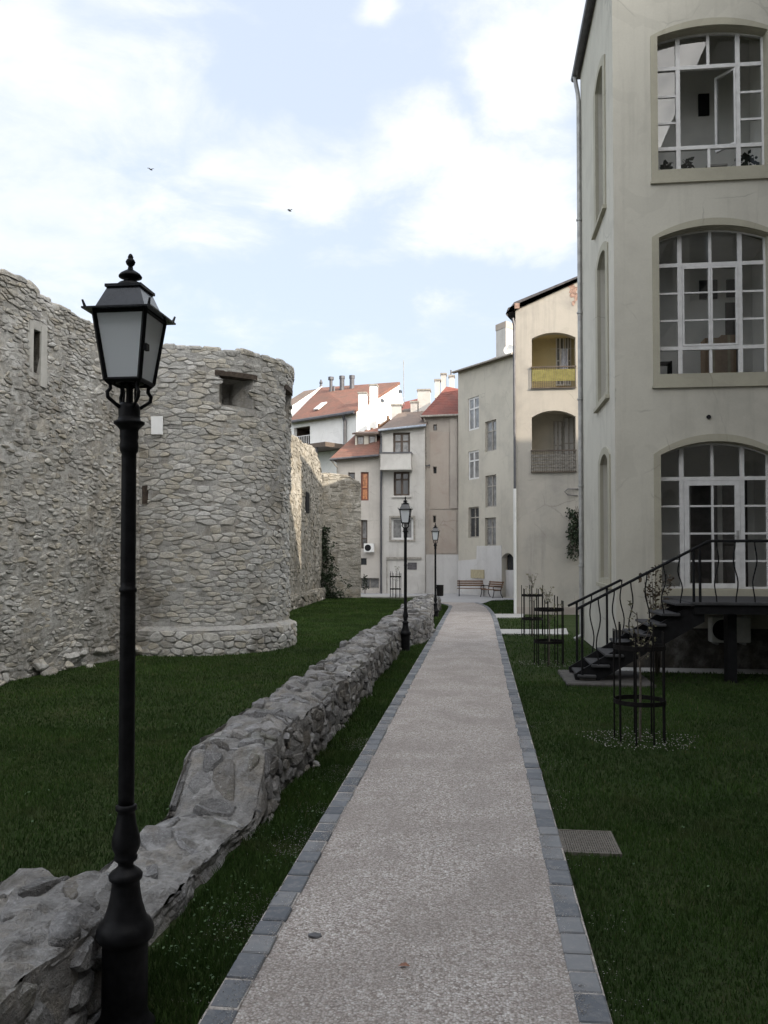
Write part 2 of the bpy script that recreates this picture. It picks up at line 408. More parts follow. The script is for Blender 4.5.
# out of view: broken cloud added as bright fill light for the court
sep = N(nt, 'ShaderNodeSeparateXYZ'); lk(nt, dirv, sep.inputs[0])
zz = smath('ADD', smath('MAXIMUM', sep.outputs[2], 0.0), 0.18)
pl = vmath('DIVIDE', dirv); cb = N(nt, 'ShaderNodeCombineXYZ')
for i in range(3): lk(nt, zz, cb.inputs[i])
lk(nt, cb.outputs[0], pl.inputs[1])
far = snoise(pl.outputs[0], 1.1, 6, 0.6, 0.3)
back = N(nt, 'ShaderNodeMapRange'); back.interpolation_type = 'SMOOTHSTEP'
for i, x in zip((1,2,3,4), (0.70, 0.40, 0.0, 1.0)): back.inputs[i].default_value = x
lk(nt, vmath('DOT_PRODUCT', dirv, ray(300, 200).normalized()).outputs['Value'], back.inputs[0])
farm = N(nt, 'ShaderNodeMapRange'); farm.interpolation_type = 'SMOOTHSTEP'
for i, x in zip((1,2,3,4), (0.34, 0.56, 0.0, 1.0)): farm.inputs[i].default_value = x
lk(nt, far.outputs['Fac'], farm.inputs[0])
dens = smath('MAXIMUM', dens, smath('MULTIPLY', farm.outputs[0], back.outputs[0]))
puff = snoise(pl.outputs[0], 3.6, 9, 0.66, 0.35)
dm = smath('ADD', dens, smath('MULTIPLY', smath('SUBTRACT', puff.outputs['Fac'], 0.5), 2.3))
cm = N(nt, 'ShaderNodeMapRange'); cm.interpolation_type = 'SMOOTHSTEP'
for i, x in zip((1,2,3,4), (0.12, 1.30, 0.0, 1.0)): cm.inputs[i].default_value = x
lk(nt, dm, cm.inputs[0])
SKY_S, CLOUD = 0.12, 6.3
pale = mix(nt, 0.74, sky.outputs['Color'], (4.8, 5.35, 6.2))
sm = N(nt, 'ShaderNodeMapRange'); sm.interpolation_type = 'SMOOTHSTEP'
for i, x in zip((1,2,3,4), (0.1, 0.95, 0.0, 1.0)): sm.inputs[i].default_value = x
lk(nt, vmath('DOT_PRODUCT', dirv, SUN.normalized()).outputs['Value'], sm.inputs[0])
fill_cloud = mix(nt, sm.outputs[0], (CLOUD*1.7, CLOUD*1.7, CLOUD*1.72), (CLOUD*5.0, CLOUD*4.85, CLOUD*4.6))  # unseen cloud set far brighter than the visible one, strongest near the sun
soft = snoise(pl.outputs[0], 2.2, 7, 0.6, 0.3)
shade = N(nt, 'ShaderNodeMapRange'); shade.interpolation_type = 'SMOOTHSTEP'
for i, x in zip((1,2,3,4), (0.36, 0.62, 0.0, 1.0)): shade.inputs[i].default_value = x
lk(nt, soft.outputs['Fac'], shade.inputs[0])
front = mix(nt, shade.outputs[0], (5.25, 5.5, 5.85), (6.35, 6.35, 6.3))
bright = mix(nt, back.outputs[0], front, fill_cloud)
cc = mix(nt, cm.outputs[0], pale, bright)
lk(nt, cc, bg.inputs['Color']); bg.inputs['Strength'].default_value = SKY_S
vs_ = sc.view_settings
sc.display_settings.display_device = 'sRGB'
vs_.view_transform = 'Standard'; vs_.look = 'None'; vs_.exposure = 0.66; vs_.gamma = 1; vs_.use_curve_mapping = False
sc.cycles.max_bounces = 8; sc.cycles.transparent_max_bounces = 12
sc.cycles.caustics_reflective = False; sc.cycles.caustics_refractive = False

# ---------------------------------------------------------------- key positions
PL, PR = -1.375, 0.64                 # outer edges of the path
SET = 0.155                           # width of the stone edging
WL, WR = -2.62, -1.93                 # ruined wall
def wall_right(y):
    k = max(0, min(1, (y-21.5)/1.5)); k2 = max(0, min(1, (y-26.5)/2.0))
    return WR + 0.50*k*(1-k2) + 0.20*k2
def wall_top(y):
    n = mnoise.fractal(Vector((0, y*0.9, 3.1)), 1.0, 2.0, 4) * 0.07
    if y < 4.55: return 0.52 + n*0.8
    if y < 7.05: return 0.10 + n*0.35
    if y < 7.5: return 0.10 + (y-7.05)/0.45*0.43 + n
    if y < 8.0: return 0.53 + (y-7.5)*0.06 + n
    return 0.56 + n - 0.0022*(y-8)
def path_left(y): return PL if y < 38.5 else PL - 0.9*((y-38.5)/3.5)**2
def path_right(y):
    if y < 30: return PR
    return PR - 0.45*((y-30)/12)**2 + (0.0 if y < 38 else -0.28*((y-38)/4)**2)
PEND = 42.3

# ---------------------------------------------------------------- ground sheets
def sheet(name, pts, z, m, kind='structure'):
    b = MB(); b.add([(p[0], p[1], z) for p in pts], [tuple(range(len(pts)))]); o = b.build(name, m)
    tag(o, kind=kind); return o
m, nt, b = newmat('turf_soil'); v = coords(nt)
n1 = noise(nt, v, 0.7, 6, 0.65); n2 = noise(nt, v, 24, 4, 0.7)
c = mix(nt, mapr(nt, n1, 0.35, 0.7), (0.028,0.048,0.016), (0.045,0.06,0.024)); c = mix(nt, mapr(nt, n2, 0.4, 0.7, 0, 0.6), c, (0.03,0.028,0.018))
lk(nt, c, b.inputs['Base Color']); b.inputs['Roughness'].default_value = 1.0; b.inputs['Specular IOR Level'].default_value = 0.05
bump(nt, b, n2, 0.8, 0.03); M['soil'] = m
gz = -0.03
sheet('ground', [(-300,-300),(300,-300),(300,400),(-300,400)], gz, M['soil'])

m, nt, b = newmat('gravel_surface'); v = coords(nt)
vo = N(nt, 'ShaderNodeTexVoronoi'); vo.inputs['Scale'].default_value = 72; lk(nt, v, vo.inputs['Vector'])
sp = N(nt, 'ShaderNodeSeparateColor'); lk(nt, vo.outputs['Color'], sp.inputs[0])
c = ramp(nt, sp.outputs[0], [(0.0,(0.22,0.185,0.165)),(0.3,(0.40,0.36,0.335)),(0.6,(0.47,0.43,0.405)),(0.85,(0.53,0.50,0.48)),(1,(0.68,0.66,0.64))])
n1 = noise(nt, v, 1.3, 6, 0.62, 0.5); n2 = noise(nt, v, 9, 5, 0.7)
c = mix(nt, mapr(nt, n1, 0.40, 0.66, 0, 0.6), c, (0.30,0.268,0.25)); c = mix(nt, mapr(nt, n2, 0.45, 0.75, 0, 0.30), c, (0.30,0.265,0.235))
c = mix(nt, mapr(nt, vo.outputs['Distance'], 0.35, 0.75, 0, 0.55), c, (0.16,0.14,0.12))
lk(nt, c, b.inputs['Base Color']); b.inputs['Roughness'].default_value = 0.95; b.inputs['Specular IOR Level'].default_value = 0.15
inv = smath if False else None
hm = N(nt, 'ShaderNodeMath', operation='SUBTRACT'); hm.inputs[0].default_value = 1.0; lk(nt, vo.outputs['Distance'], hm.inputs[1])
bump(nt, b, mix(nt, 0.3, hm.outputs[0], n2), 0.8, 0.008); M['gravel'] = m
b = MB(); ys = [0.5 + i*0.6 for i in range(70)]; ys = [y for y in ys if y < PEND] + [PEND]
vs = []; fs = []
for y in ys:
    xl, xr = path_left(y)+SET-0.02, path_right(y)-SET+0.02
    for k in range(9): vs.append((xl+(xr-xl)*k/8, y, 0.012*math.sin(math.pi*k/8) + 0.004*mnoise.noise(Vector((k*0.7, y, 0)))))
for i in range(len(ys)-1):
    for k in range(8): fs.append((i*9+k, i*9+k+1, (i+1)*9+k+1, (i+1)*9+k))
b.add(vs, fs); o = b.build('path', M['gravel'], smooth=True); tag(o, kind='structure')

m, nt, b = newmat('slate_sett'); v = coords(nt)
at = N(nt, 'ShaderNodeAttribute', attribute_name='tint')
c = ramp(nt, at.outputs['Fac'], [(0,(0.105,0.116,0.132)),(0.5,(0.155,0.166,0.182)),(1,(0.225,0.23,0.238))])
n2 = noise(nt, v, 18, 6, 0.7)
c = mix(nt, mapr(nt, n2, 0.45, 0.72, 0, 0.45), c, (0.30,0.29,0.28)); c = mix(nt, mapr(nt, noise(nt, v, 2.5, 4), 0.5, 0.7, 0, 0.45), c, (0.11,0.115,0.13))
lk(nt, c, b.inputs['Base Color']); b.inputs['Roughness'].default_value = 0.8; b.inputs['Specular IOR Level'].default_value = 0.3
bump(nt, b, n2, 0.5, 0.01); M['sett'] = m
b = MB(); b2 = MB()
for side in (0, 1):
    y = 1.0
    while y < PEND - 0.3:
        L = rnd.uniform(0.20, 0.30); e = path_left(y+L/2) if side == 0 else path_right(y+L/2)
        x0, x1 = (e, e+SET) if side == 0 else (e-SET, e)
        j = rnd.uniform(-0.008, 0.008); top = rnd.uniform(0.010, 0.022)
        n0 = len(b.v)
        b.cbox(x0+j, x1+j+rnd.uniform(-0.006, 0.006), y+0.009, y+L-0.010, -0.08, top, 0.008, tint=rnd.random())
        tl = rnd.uniform(-0.02, 0.02); ty = rnd.uniform(-0.02, 0.02)
        for i in range(n0, len(b.v)):
            p = b.v[i]; b.v[i] = (p[0]+rnd.uniform(-.002,.002), p[1]+rnd.uniform(-.003,.003), p[2] + (p[0]-x0-SET/2)*tl + (p[1]-y-L/2)*ty)
        y += L
tag(b.build('path_edging', M['sett']), kind='structure')
M['joint'] = simple('joint_sand', (0.40,0.37,0.345), 0.95, var=0.35, scale=40, spec=0.1)
b = MB(); vs = []; fs = []
yy = [0.8 + i for i in range(42)]
for y in yy:
    a, c_ = path_left(y), path_right(y); vs += [(a-0.004, y, 0.007), (a+SET, y, 0.007), (c_-SET, y, 0.007), (c_+0.004, y, 0.007)]
for i in range(len(yy)-1):
    for k in (0, 2): fs.append((i*4+k, i*4+k+1, i*4+4+k+1, i*4+4+k))
b.add(vs, fs); tag(b.build('path_joint_sand', M['joint']), kind='structure')

M['paving'] = plaster('grey_paving', (0.36,0.36,0.37), (0.25,0.25,0.26), 0.4, streak=0.0, blot=1.0)
M['palepave'] = plaster('pale_paving', (0.36,0.355,0.34), (0.24,0.235,0.225), 0.3, streak=0.0, blot=1.0)
sheet('courtyard_paving', [(-3.0,41.6),(0.15,41.6),(0.6,44.5),(2.6,46.0),(2.6,56),(-8.2,56),(-8.2,49.5),(-3.0,49.0)], -0.004, M['paving'])
b = MB()
for p in ([(-9.4,47.3),(-4.2,47.0),(-3.3,48.6),(-9.6,50.6)],): 
    b.prism([(q[0], q[1], gz-0.05) for q in p], (0,0,0.11))
tag(b.build('pavement', M['palepave']), kind='structure')
# two pale slab paths crossing the lawn on the right
def slab(name, pts, z0=-0.08, z1=0.0):
    b = MB(); b.prism([(p[0], p[1], z0) for p in pts], (0,0,z1-z0)); tag(b.build(name, M['palepave']), kind='structure')
g0 = gnd(500, 633.5); g1 = gnd(500, 629.0)
slab('side_path', [(path_right(25)+0.01, g0.y),(2.6, g0.y),(2.75, g1.y+0.6),(2.2, g1.y+0.05),(path_right(27)+0.01, g1.y)])
g0 = gnd(497, 617.5); g1 = gnd(497, 613.8)
slab('side_path', [(path_right(32)+0.01, g0.y),(1.6, g0.y+0.2),(1.8, g1.y+0.2),(path_right(34)+0.01, g1.y)])

# ---------------------------------------------------------------- rubble masonry
def clip(poly, nx, ny, d):
    out = []; n = len(poly)
    for i in range(n):
        p, q = poly[i], poly[(i+1)%n]
        a = p[0]*nx + p[1]*ny - d; b = q[0]*nx + q[1]*ny - d
        if a <= 0: out.append(p)
        if (a < 0 < b) or (b < 0 < a):
            k = a/(a-b); out.append((p[0]+(q[0]-p[0])*k, p[1]+(q[1]-p[1])*k))
    return out
def rubble(mb, S0, S1, T0, T1, cw, ch, fmap, seed=1, prot=0.04, gap=0.05, keep=None, jit=0.38, mi=1, detail=True, depth=0.03, drop=0.0, merge=0.22, top=0.80):
    """irregular stones filling a rectangle of the (s,t) surface; fmap(s,t,out) gives the point in space"""
    rd = random.Random(seed); ns = max(1, int(round((S1-S0)/cw))); nt_ = max(1, int(round((T1-T0)/ch)))
    cw = (S1-S0)/ns; ch = (T1-T0)/nt_
    P = {}
    for j in range(-1, nt_+1):
        off = 0.5*(j % 2) + rd.uniform(-0.2, 0.2)
        for i in range(-2, ns+2):
            P[(i,j)] = (i+0.5+off+rd.uniform(-jit, jit)-0.25, j+0.5+rd.uniform(-jit, jit)*0.8)
    for k_ in list(P):
        if rd.random() < merge: del P[k_]
    for (i, j), (px, py) in P.items():
        if not (0 <= j < nt_): continue
        poly = [(px-1.9,py-1.7),(px+1.9,py-1.7),(px+1.9,py+1.7),(px-1.9,py+1.7)]
        for dj in (-3,-2,-1,0,1,2,3):
            for di in (-3,-2,-1,0,1,2,3):
                q = P.get((i+di, j+dj))
                if q is None or (di == 0 and dj == 0): continue
                nx, ny = q[0]-px, q[1]-py
                if nx*nx+ny*ny > 12: continue
                poly = clip(poly, nx, ny, nx*(px+q[0])/2 + ny*(py+q[1])/2)
                if len(poly) < 3: break
            if len(poly) < 3: break
        if len(poly) < 3: continue
        for nx, ny, d in ((-1,0,0.0),(1,0,float(ns)),(0,-1,0.0),(0,1,float(nt_))):
            poly = clip(poly, nx, ny, d)
            if len(poly) < 3: break
        if len(poly) < 3: continue
        pts = [(S0+x*cw, T0+y*ch) for x, y in poly]
        cx = sum(p[0] for p in pts)/len(pts); cy = sum(p[1] for p in pts)/len(pts)
        if rd.random() < drop: continue
        if keep and not keep(cx, cy, pts): continue
        g = gap*rd.uniform(0.5, 1.6)*0.5
        sh = []
        for x, y in pts:
            l = math.hypot(x-cx, y-cy)+1e-6; k = max(0.3, (l-g)/l); sh.append((cx+(x-cx)*k, cy+(y-cy)*k))
        pts = sh
        if detail:
            q = []
            n = len(pts)
            for a in range(n):
                p0, p1 = pts[a], pts[(a+1)%n]; k = rd.uniform(0.16, 0.3)
                q.append((p0[0]+(p1[0]-p0[0])*k, p0[1]+(p1[1]-p0[1])*k)); q.append((p1[0]+(p0[0]-p1[0])*k, p1[1]+(p0[1]-p1[1])*k))
            pts = q
        n = len(pts); hgt = prot*rd.uniform(0.25, 1.3); tx, ty = rd.uniform(-.12,.12), rd.uniform(-.16,.10)
        vs = []; size = min(cw, ch)
        for sc_, hh in ((1.02,-depth),(0.985,hgt*0.55),(top,hgt)):
            for x, y in pts:
                xx, yy = cx+(x-cx)*sc_, cy+(y-cy)*sc_
                h = hh + ((xx-cx)*tx+(yy-cy)*ty if hh > 0 else 0) + (rd.uniform(-.1,.1)*hgt if hh > 0 else 0)
                vs.append(fmap(xx, yy, h))
        vs.append(fmap(cx, cy, hgt*rd.uniform(0.95,1.25)))
        fs = []
        for r_ in range(2):
            for a in range(n): fs.append((r_*n+a, r_*n+(a+1)%n, (r_+1)*n+(a+1)%n, (r_+1)*n+a))
        for a in range(n): fs.append((2*n+a, 2*n+(a+1)%n, 3*n))
        mb.add(vs, fs, mi, rd.random())
def gridsurf(mb, ss, ts, fmap, outf, mi=0, skip=None):
    vs = []; fs = []
    for t in ts:
        for s in ss: vs.append(fmap(s, t, outf(s, t)))
    n = len(ss)
    for j in range(len(ts)-1):
        for i in range(n-1):
            if skip and skip((ss[i]+ss[i+1])/2, (ts[j]+ts[j+1])/2): continue
            fs.append((j*n+i, j*n+i+1, (j+1)*n+i+1, (j+1)*n+i))
    mb.add(vs, fs, mi, 0.5)
def lin(a, b, n): return [a+(b-a)*i/n for i in range(n+1)]
def fb(x, y, z, s=1.0, o=4): return mnoise.fractal(Vector((x*s, y*s, z*s)), 1.0, 2.0, o)

# ---- fortress wall on the left: face line through two ground points of the photo
P1, P2 = gnd(0, 683, gz), gnd(112, 660, gz)
FW = Face(P1 + (P1-P2)*3.2, P2 + (P2-P1)*0.75)       # left = towards the camera
def fw_top(s):
    a0, z0 = FW.sz(0, 270); a1, z1 = FW.sz(85, 320)
    k = (s-a0)/(a1-a0); return z0 + (z1-z0)*min(k, 2.2) + 0.10*fb(s, 0, 9, 0.8)
sl_a, sl_z = FW.sz(34, 352)
def slit_hit(s, t, m=0.0): return abs(s-sl_a) < 0.10+m and abs(t-sl_z) < 0.42+m
fwmap = lambda s, t, o: FW.P(s, t, o + 0.10*fb(s, t, 2, 0.35, 3))
mbw = MB(); L = FW.L; SVX = FW.sz(-60, 500)[0]
ss = sorted(set([x for x in sorted(set(lin(0, SVX, 60) + lin(SVX, L, 190))) if abs(x-sl_a) > 0.12] + [sl_a-0.10, sl_a+0.10])); TT = lin(-0.15, 1.0, 60)
# mortar face follows the ragged top
vs = []; fs = []
ts_ = [x for x in lin(-0.15, 6.9, 120) if abs(x-(sl_z-0.42)) > 0.07 and abs(x-(sl_z+0.42)) > 0.07] + [sl_z-0.42, sl_z+0.42]
ts_ = sorted(t for t in ts_ if t < 7.0)
gridsurf(mbw, ss, ts_, fwmap, lambda s, t: 0.014+0.022*fb(s, t, 5, 2.5)+0.012*fb(s, t*1.6, 8, 7), 0, skip=lambda s, t: slit_hit(s, t))
tz = ts_[-1]; n = len(ss)
vs = [fwmap(s, tz, 0.03*fb(s, tz, 5, 2.5)) for s in ss] + [fwmap(s, fw_top(s)-0.05, 0) for s in ss] + [FW.P(s, fw_top(s)+0.05, -0.55) for s in ss] + [FW.P(s, fw_top(s)-0.06, -1.25) for s in ss] + [FW.P(s, -0.2, -1.25) for s in ss]
fs = []
for r_ in range(4):
    for i in range(n-1): fs.append((r_*n+i, r_*n+i+1, (r_+1)*n+i+1, (r_+1)*n+i))
mbw.add(vs, fs, 0)
SV0, SV1 = FW.sz(-60, 500)[0], L
rubble(mbw, 0, SV0, -0.12, 7.95, 0.21, 0.09, fwmap, 14, 0.03, 0.014, keep=lambda s, t, p: t < fw_top(s)-0.02, detail=False, jit=0.48, drop=0.14, merge=0.3, top=0.72)
rubble(mbw, SV0, SV1, -0.12, 7.95, 0.165, 0.07, fwmap, 11, 0.032, 0.012, keep=lambda s, t, p: t < fw_top(s)-0.02 and not slit_hit(s, t, 0.10), jit=0.48, drop=0.14, merge=0.30, top=0.72)
rubble(mbw, 0, L, 0.0, 1.2, 0.34, 0.2, lambda s, t, o: FW.P(s, fw_top(s)+0.0+o+0.06*math.sin(math.pi*t/1.2), -t+0.03), 12, 0.08, 0.02)
# rough toe of the wall spreading out at the grass
rubble(mbw, 0, L, 0.0, 0.35, 0.26, 0.12, lambda s, t, o: FW.P(s, 0.30-t*1.05+o*0.6, 0.03+t*0.75+o*0.7+0.08*fb(s, 0, 4, 0.9)), 13, 0.05, 0.02, drop=0.45)
wall1 = mbw.build('fortress_wall', [M['mortar'], M['fort']])
tag(wall1, 'tall grey rubble stone fortress wall with a narrow arrow slit, filling the left edge behind the big lamp', 'wall')
b = MB()
b.fbox(FW, sl_a-0.26, sl_z-0.52, sl_a-0.10, sl_z+0.55, -0.12, 0.075); b.fbox(FW, sl_a+0.10, sl_z-0.66, sl_a+0.27, sl_z+0.55, -0.12, 0.085)
b.fbox(FW, sl_a-0.24, sl_z+0.42, sl_a+0.25, sl_z+0.56, -0.12, 0.079)
for i, p in enumerate(b.v): b.v[i] = tuple(Vector(p) + 0.025*Vector((fb(i,1,1,.7), fb(i,2,3,.7), fb(i,4,4,.7))))
M['limewash'] = plaster('lime_render', (0.50,0.49,0.46), (0.24,0.23,0.21), 0.6, streak=0.4, blot=2.0)
o = b.build('slit_surround', M['limewash'], wall1)
b = MB()
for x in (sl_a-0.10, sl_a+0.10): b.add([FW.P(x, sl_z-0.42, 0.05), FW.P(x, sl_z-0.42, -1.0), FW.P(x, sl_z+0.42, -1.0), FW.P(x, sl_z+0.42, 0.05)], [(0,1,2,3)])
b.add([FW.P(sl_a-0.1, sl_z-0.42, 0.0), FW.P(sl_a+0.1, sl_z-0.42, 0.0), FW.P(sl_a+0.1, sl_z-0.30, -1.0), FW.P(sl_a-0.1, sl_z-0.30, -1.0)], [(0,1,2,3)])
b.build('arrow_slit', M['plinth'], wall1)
# small rectangular putlog opening close to the tower
# ---- round tower
TC = gnd(197, 655, gz); TR = 2.6
dv = Vector((TC.x, TC.y, 0)).normalized(); TR = 2.36; TCx = Vector((TC.x, TC.y, 0)) + dv*TR
thc = math.atan2(-dv.y, -dv.x)                       # angle that faces the camera
TOPZ = 7.30
def tmap(s, t, o):
    th = thc + s/TR; rr = TR + o + 0.05*(1-t/7.5) + 0.15*max(0.0, (t-4.5)/2.8)**2 + 0.05*fb(math.cos(th)*2, math.sin(th)*2, t*0.6, 0.8, 3)
    return (TCx.x + rr*math.cos(th), TCx.y + rr*math.sin(th), t)
def t_sz(u, v):
    d = ray(u, v); o = Vector((0,0,CAMH)); dx, dy = d.x, d.y; ox, oy = -TCx.x, -TCx.y
    a = dx*dx+dy*dy; bq = 2*(dx*ox+dy*oy); cq = ox*ox+oy*oy-TR*TR; di = max(0.0, bq*bq-4*a*cq)
    k = (-bq-math.sqrt(di))/(2*a); p = o+d*k
    th = math.atan2(p.y-TCx.y, p.x-TCx.x); s = (th-thc+math.pi) % (2*math.pi) - math.pi
    return s*TR, p.z
OPS = []
for (u0, v0, u1, v1) in ((218,376,251,407), (283,391,291.5,420)):
    a0, z1 = t_sz(u0, (v0+v1)/2)[0], t_sz((u0+u1)/2, v0)[1]; a1, z0 = t_sz(u1, (v0+v1)/2)[0], t_sz((u0+u1)/2, v1)[1]
    OPS.append((a0, z0, a1, z1))
SMIN, SMAX = -math.pi*TR*0.78, math.pi*TR*0.78
ss = lin(SMIN, SMAX, 180); tsv = lin(-0.1, TOPZ-0.12, 100)
for a0, z0, a1, z1 in OPS:
    ss = [x for x in ss if all(abs(x-k) > 0.04 for k in (a0, a1))] + [a0, a1]; tsv = [x for x in tsv if all(abs(x-k) > 0.04 for k in (z0, z1))] + [z0, z1]
ss.sort(); tsv.sort()
inop = lambda s, t, m=0.0: any(a0-m < s < a1+m and z0-m < t < z1+m for a0, z0, a1, z1 in OPS)
mbt = MB()
gridsurf(mbt, ss, tsv, tmap, lambda s, t: 0.001+0.012*fb(s, t, 1, 2.5)+0.006*fb(s, t, 4, 8), 0, skip=lambda s, t: inop(s, t))
rubble(mbt, SMIN, SMAX, 0.55, TOPZ-0.12, 0.25, 0.10, tmap, 21, 0.025, 0.016, keep=lambda s, t, p: not inop(s, t, 0.04), drop=0.08, jit=0.40, merge=0.26, top=0.76)
# ragged rim and top of the tower wall
tpz = lambda s, t: TOPZ - 0.10 + 0.05*fb(s, t, 8, 0.7) + 0.05*math.sin(math.pi*min(1, t/0.7))
gridsurf(mbt, ss, lin(0, 0.75, 4), lambda s, t, o: tmap(s, tpz(s, t), -t), lambda s, t: 0, 0)
rubble(mbt, SMIN, SMAX, 0, 0.75, 0.30, 0.2, lambda s, t, o: tmap(s, tpz(s, t)+o, 0.03-t), 22, 0.07, 0.02)
gridsurf(mbt, ss, lin(0, 1.5, 3), lambda s, t, o: tmap(s, TOPZ-0.15-t, -0.75), lambda s, t: 0, 0)
b_ = [(TCx.x+(TR-0.7)*math.cos(a), TCx.y+(TR-0.7)*math.sin(a), TOPZ-1.5) for a in lin(0, 2*math.pi, 24)[:-1]]
mbt.add(b_, [tuple(range(24))], 0)
for a0, z0, a1, z1 in OPS:                           # splayed reveals
    ac = (a0+a1)/2; hw = (a1-a0)*0.2; zc0, zc1 = z0+0.12, z1-0.1
    q = [tmap(a0,z0,0), tmap(a1,z0,0), tmap(a1,z1,0), tmap(a0,z1,0), tmap(ac-hw,zc0,-0.55), tmap(ac+hw,zc0,-0.55), tmap(ac+hw,zc1,-0.55), tmap(ac-hw,zc1,-0.55)]
    mbt.add(q, [(0,1,5,4),(1,2,6,5),(2,3,7,6),(3,0,4,7),(4,5,6,7)][:4], 0)
    q2 = [tmap(ac-hw,zc0,-0.55), tmap(ac+hw,zc0,-0.55), tmap(ac+hw,zc1,-0.55), tmap(ac-hw,zc1,-0.55)]
    q3 = [tmap(ac-hw,zc0,-1.4), tmap(ac+hw,zc0,-1.4), tmap(ac+hw,zc1,-1.4), tmap(ac-hw,zc1,-1.4)]
    mbt.add(q2+q3, [(0,1,5,4),(1,2,6,5),(2,3,7,6),(3,0,4,7),(4,5,6,7)], 0)
M['oldwood'] = simple('old_timber', (0.055,0.042,0.033), 0.9, var=0.4, scale=12)
tower = mbt.build('tower', [M['towm'], M['tow']])
tag(tower, 'round grey rubble stone tower with embrasures under its rim, joined to the fortress wall', 'tower')
for a0, z0, a1, z1 in OPS:
    b = MB(); S_ = lin(a0-0.10, a1+0.10, 6); vs = []
    for s in S_: vs += [tmap(s, z1-0.05, 0.035), tmap(s, z1+0.07, 0.035), tmap(s, z1+0.07, -0.5), tmap(s, z1-0.05, -0.5)]
    b.add(vs, [(i*4+j, i*4+4+j, i*4+4+(j+1)%4, i*4+(j+1)%4) for i in range(6) for j in range(4)] + [(0,1,2,3),(24,27,26,25)]); b.build('lintel', M['oldwood'], tower)
a0, z1 = t_sz(144.2, 486); a1, z0 = t_sz(148.8, 504)
b = MB(); q = [tmap(a0,z0,0.052), tmap(a1,z0,0.052), tmap(a1,z1,0.052), tmap(a0,z1,0.052)]; nrm = Vector((math.cos(thc+a0/TR), math.sin(thc+a0/TR), 0)); b.prism(q, -nrm*0.1); b.build('putlog_hole', M['oldwood'], tower)
mbp = MB()
pmap = lambda s, t, o: tmap(s, t, 0.16 + o - 0.05*max(0, t-0.4))
gridsurf(mbp, lin(SMIN, SMAX, 70), lin(-0.15, 0.55, 4), pmap, lambda s, t: 0.02*fb(s, t, 1, 2.5), 0)
gridsurf(mbp, lin(SMIN, SMAX, 70), lin(0, 0.2, 2), lambda s, t, o: tmap(s, 0.55+0.12*t/0.2, 0.16-t), lambda s, t: 0, 0)
rubble(mbp, SMIN, SMAX, -0.12, 0.56, 0.22, 0.14, pmap, 23, 0.05, 0.022, drop=0.05)
mbp.build('plinth', [M['towm'], M['tow']], tower)
# white metal plate and pipe hole on the tower
a0, z1 = t_sz(154.5, 417.5); a1, z0 = t_sz(165, 435)
b = MB(); q = [tmap(a0,z0,0.085), tmap(a1,z0,0.085), tmap(a1,z1,0.085), tmap(a0,z1,0.085)]
nrm = Vector((math.cos(thc+a0/TR), math.sin(thc+a0/TR), 0)); b.prism(q, nrm*0.025)
M['sign'] = simple('white_enamel', (0.85,0.86,0.87), 0.35, var=0.02)
tag(b.build('wall_plate', M['sign']), 'small blank white upright plate fixed to the stone tower just right of the big lamp', 'plate')

# ---- farther fortress wall behind the tower and its return
W0 = Vector((gnd(287, 609.5).x, gnd(287, 609.5).y, 0)); W1 = Vector((gnd(322.5, 598).x, gnd(322.5, 598).y, 0)); W2 = Vector((gnd(361, 597.5).x, gnd(361, 597.5).y, 0))
FA = Face(W0 + (W0-W1)*0.7, W1); FBk = Face(W1, W2)
def far_wall(F_, topf, seed, mats, plinth, cw=0.33, ch=0.17):
    mb = MB(); fm = lambda s, t, o: F_.P(s, t, o + 0.06*fb(s, t, 2, 0.4, 3))
    S = lin(0, F_.L, max(6, int(F_.L/0.3)))
    vs = []; n = len(S)
    rows = [[fm(s, -0.1 + (topf(s)+0.05)*k/12, 0.02*fb(s, k, 5, 2)) for s in S] for k in range(13)]
    rows.append([F_.P(s, topf(s), -0.8) for s in S]); rows.append([F_.P(s, -0.1, -0.8) for s in S])
    for r_ in rows: vs += r_
    fs = [(r_*n+i, r_*n+i+1, (r_+1)*n+i+1, (r_+1)*n+i) for r_ in range(14) for i in range(n-1)]
    for e in (0, n-1): fs.append(tuple(r_*n+e for r_ in range(15)))
    mb.add(vs, fs, 0)
    tmax = max(topf(s) for s in S)
    rubble(mb, 0, F_.L, 0.0, tmax, cw, ch, fm, seed, 0.03, 0.02, keep=lambda s, t, p: t < topf(s)-0.04, detail=False, drop=0.2, top=0.7)
    rubble(mb, 0, F_.L, 0, 0.8, 0.35, 0.25, lambda s, t, o: F_.P(s, topf(s)+o, 0.02-t), seed+1, 0.09, 0.02, detail=False)
    if plinth:
        rubble(mb, 0, F_.L, -0.1, 0.55, 0.36, 0.22, lambda s, t, o: F_.P(s, t, 0.22+o), seed+2, 0.06, 0.03, detail=False)
        rubble(mb, 0, F_.L, 0, 0.25, 0.4, 0.25, lambda s, t, o: F_.P(s, 0.55+o, 0.24-t), seed+3, 0.04, 0.02, detail=False)
    return mb
def topA(s):
    q = [FA.sz(296, 438), FA.sz(306, 446), FA.sz(314, 448), FA.sz(319, 458), FA.sz(322, 474)]
    if s < q[0][0]: return q[0][1] + 0.05*fb(s,0,3,1)
    for (a, z), (b2, z2) in zip(q, q[1:]):
        if s <= b2: return z + (z2-z)*(s-a)/(b2-a) + 0.08*fb(s,0,3,2)
    return q[-1][1]
M['farw'] = stone('far_wall_stone', [(0.24,0.225,0.195),(0.31,0.295,0.26),(0.38,0.365,0.33)], patch=(0.52,0.50,0.46), pamt=0.75, pscale=0.35)
M['farm'] = stone('far_wall_mortar', [(0.34,0.325,0.29),(0.38,0.365,0.33)], patch=(0.52,0.50,0.46), pamt=0.7, pscale=0.4)
mb = far_wall(FA, topA, 31, None, True)
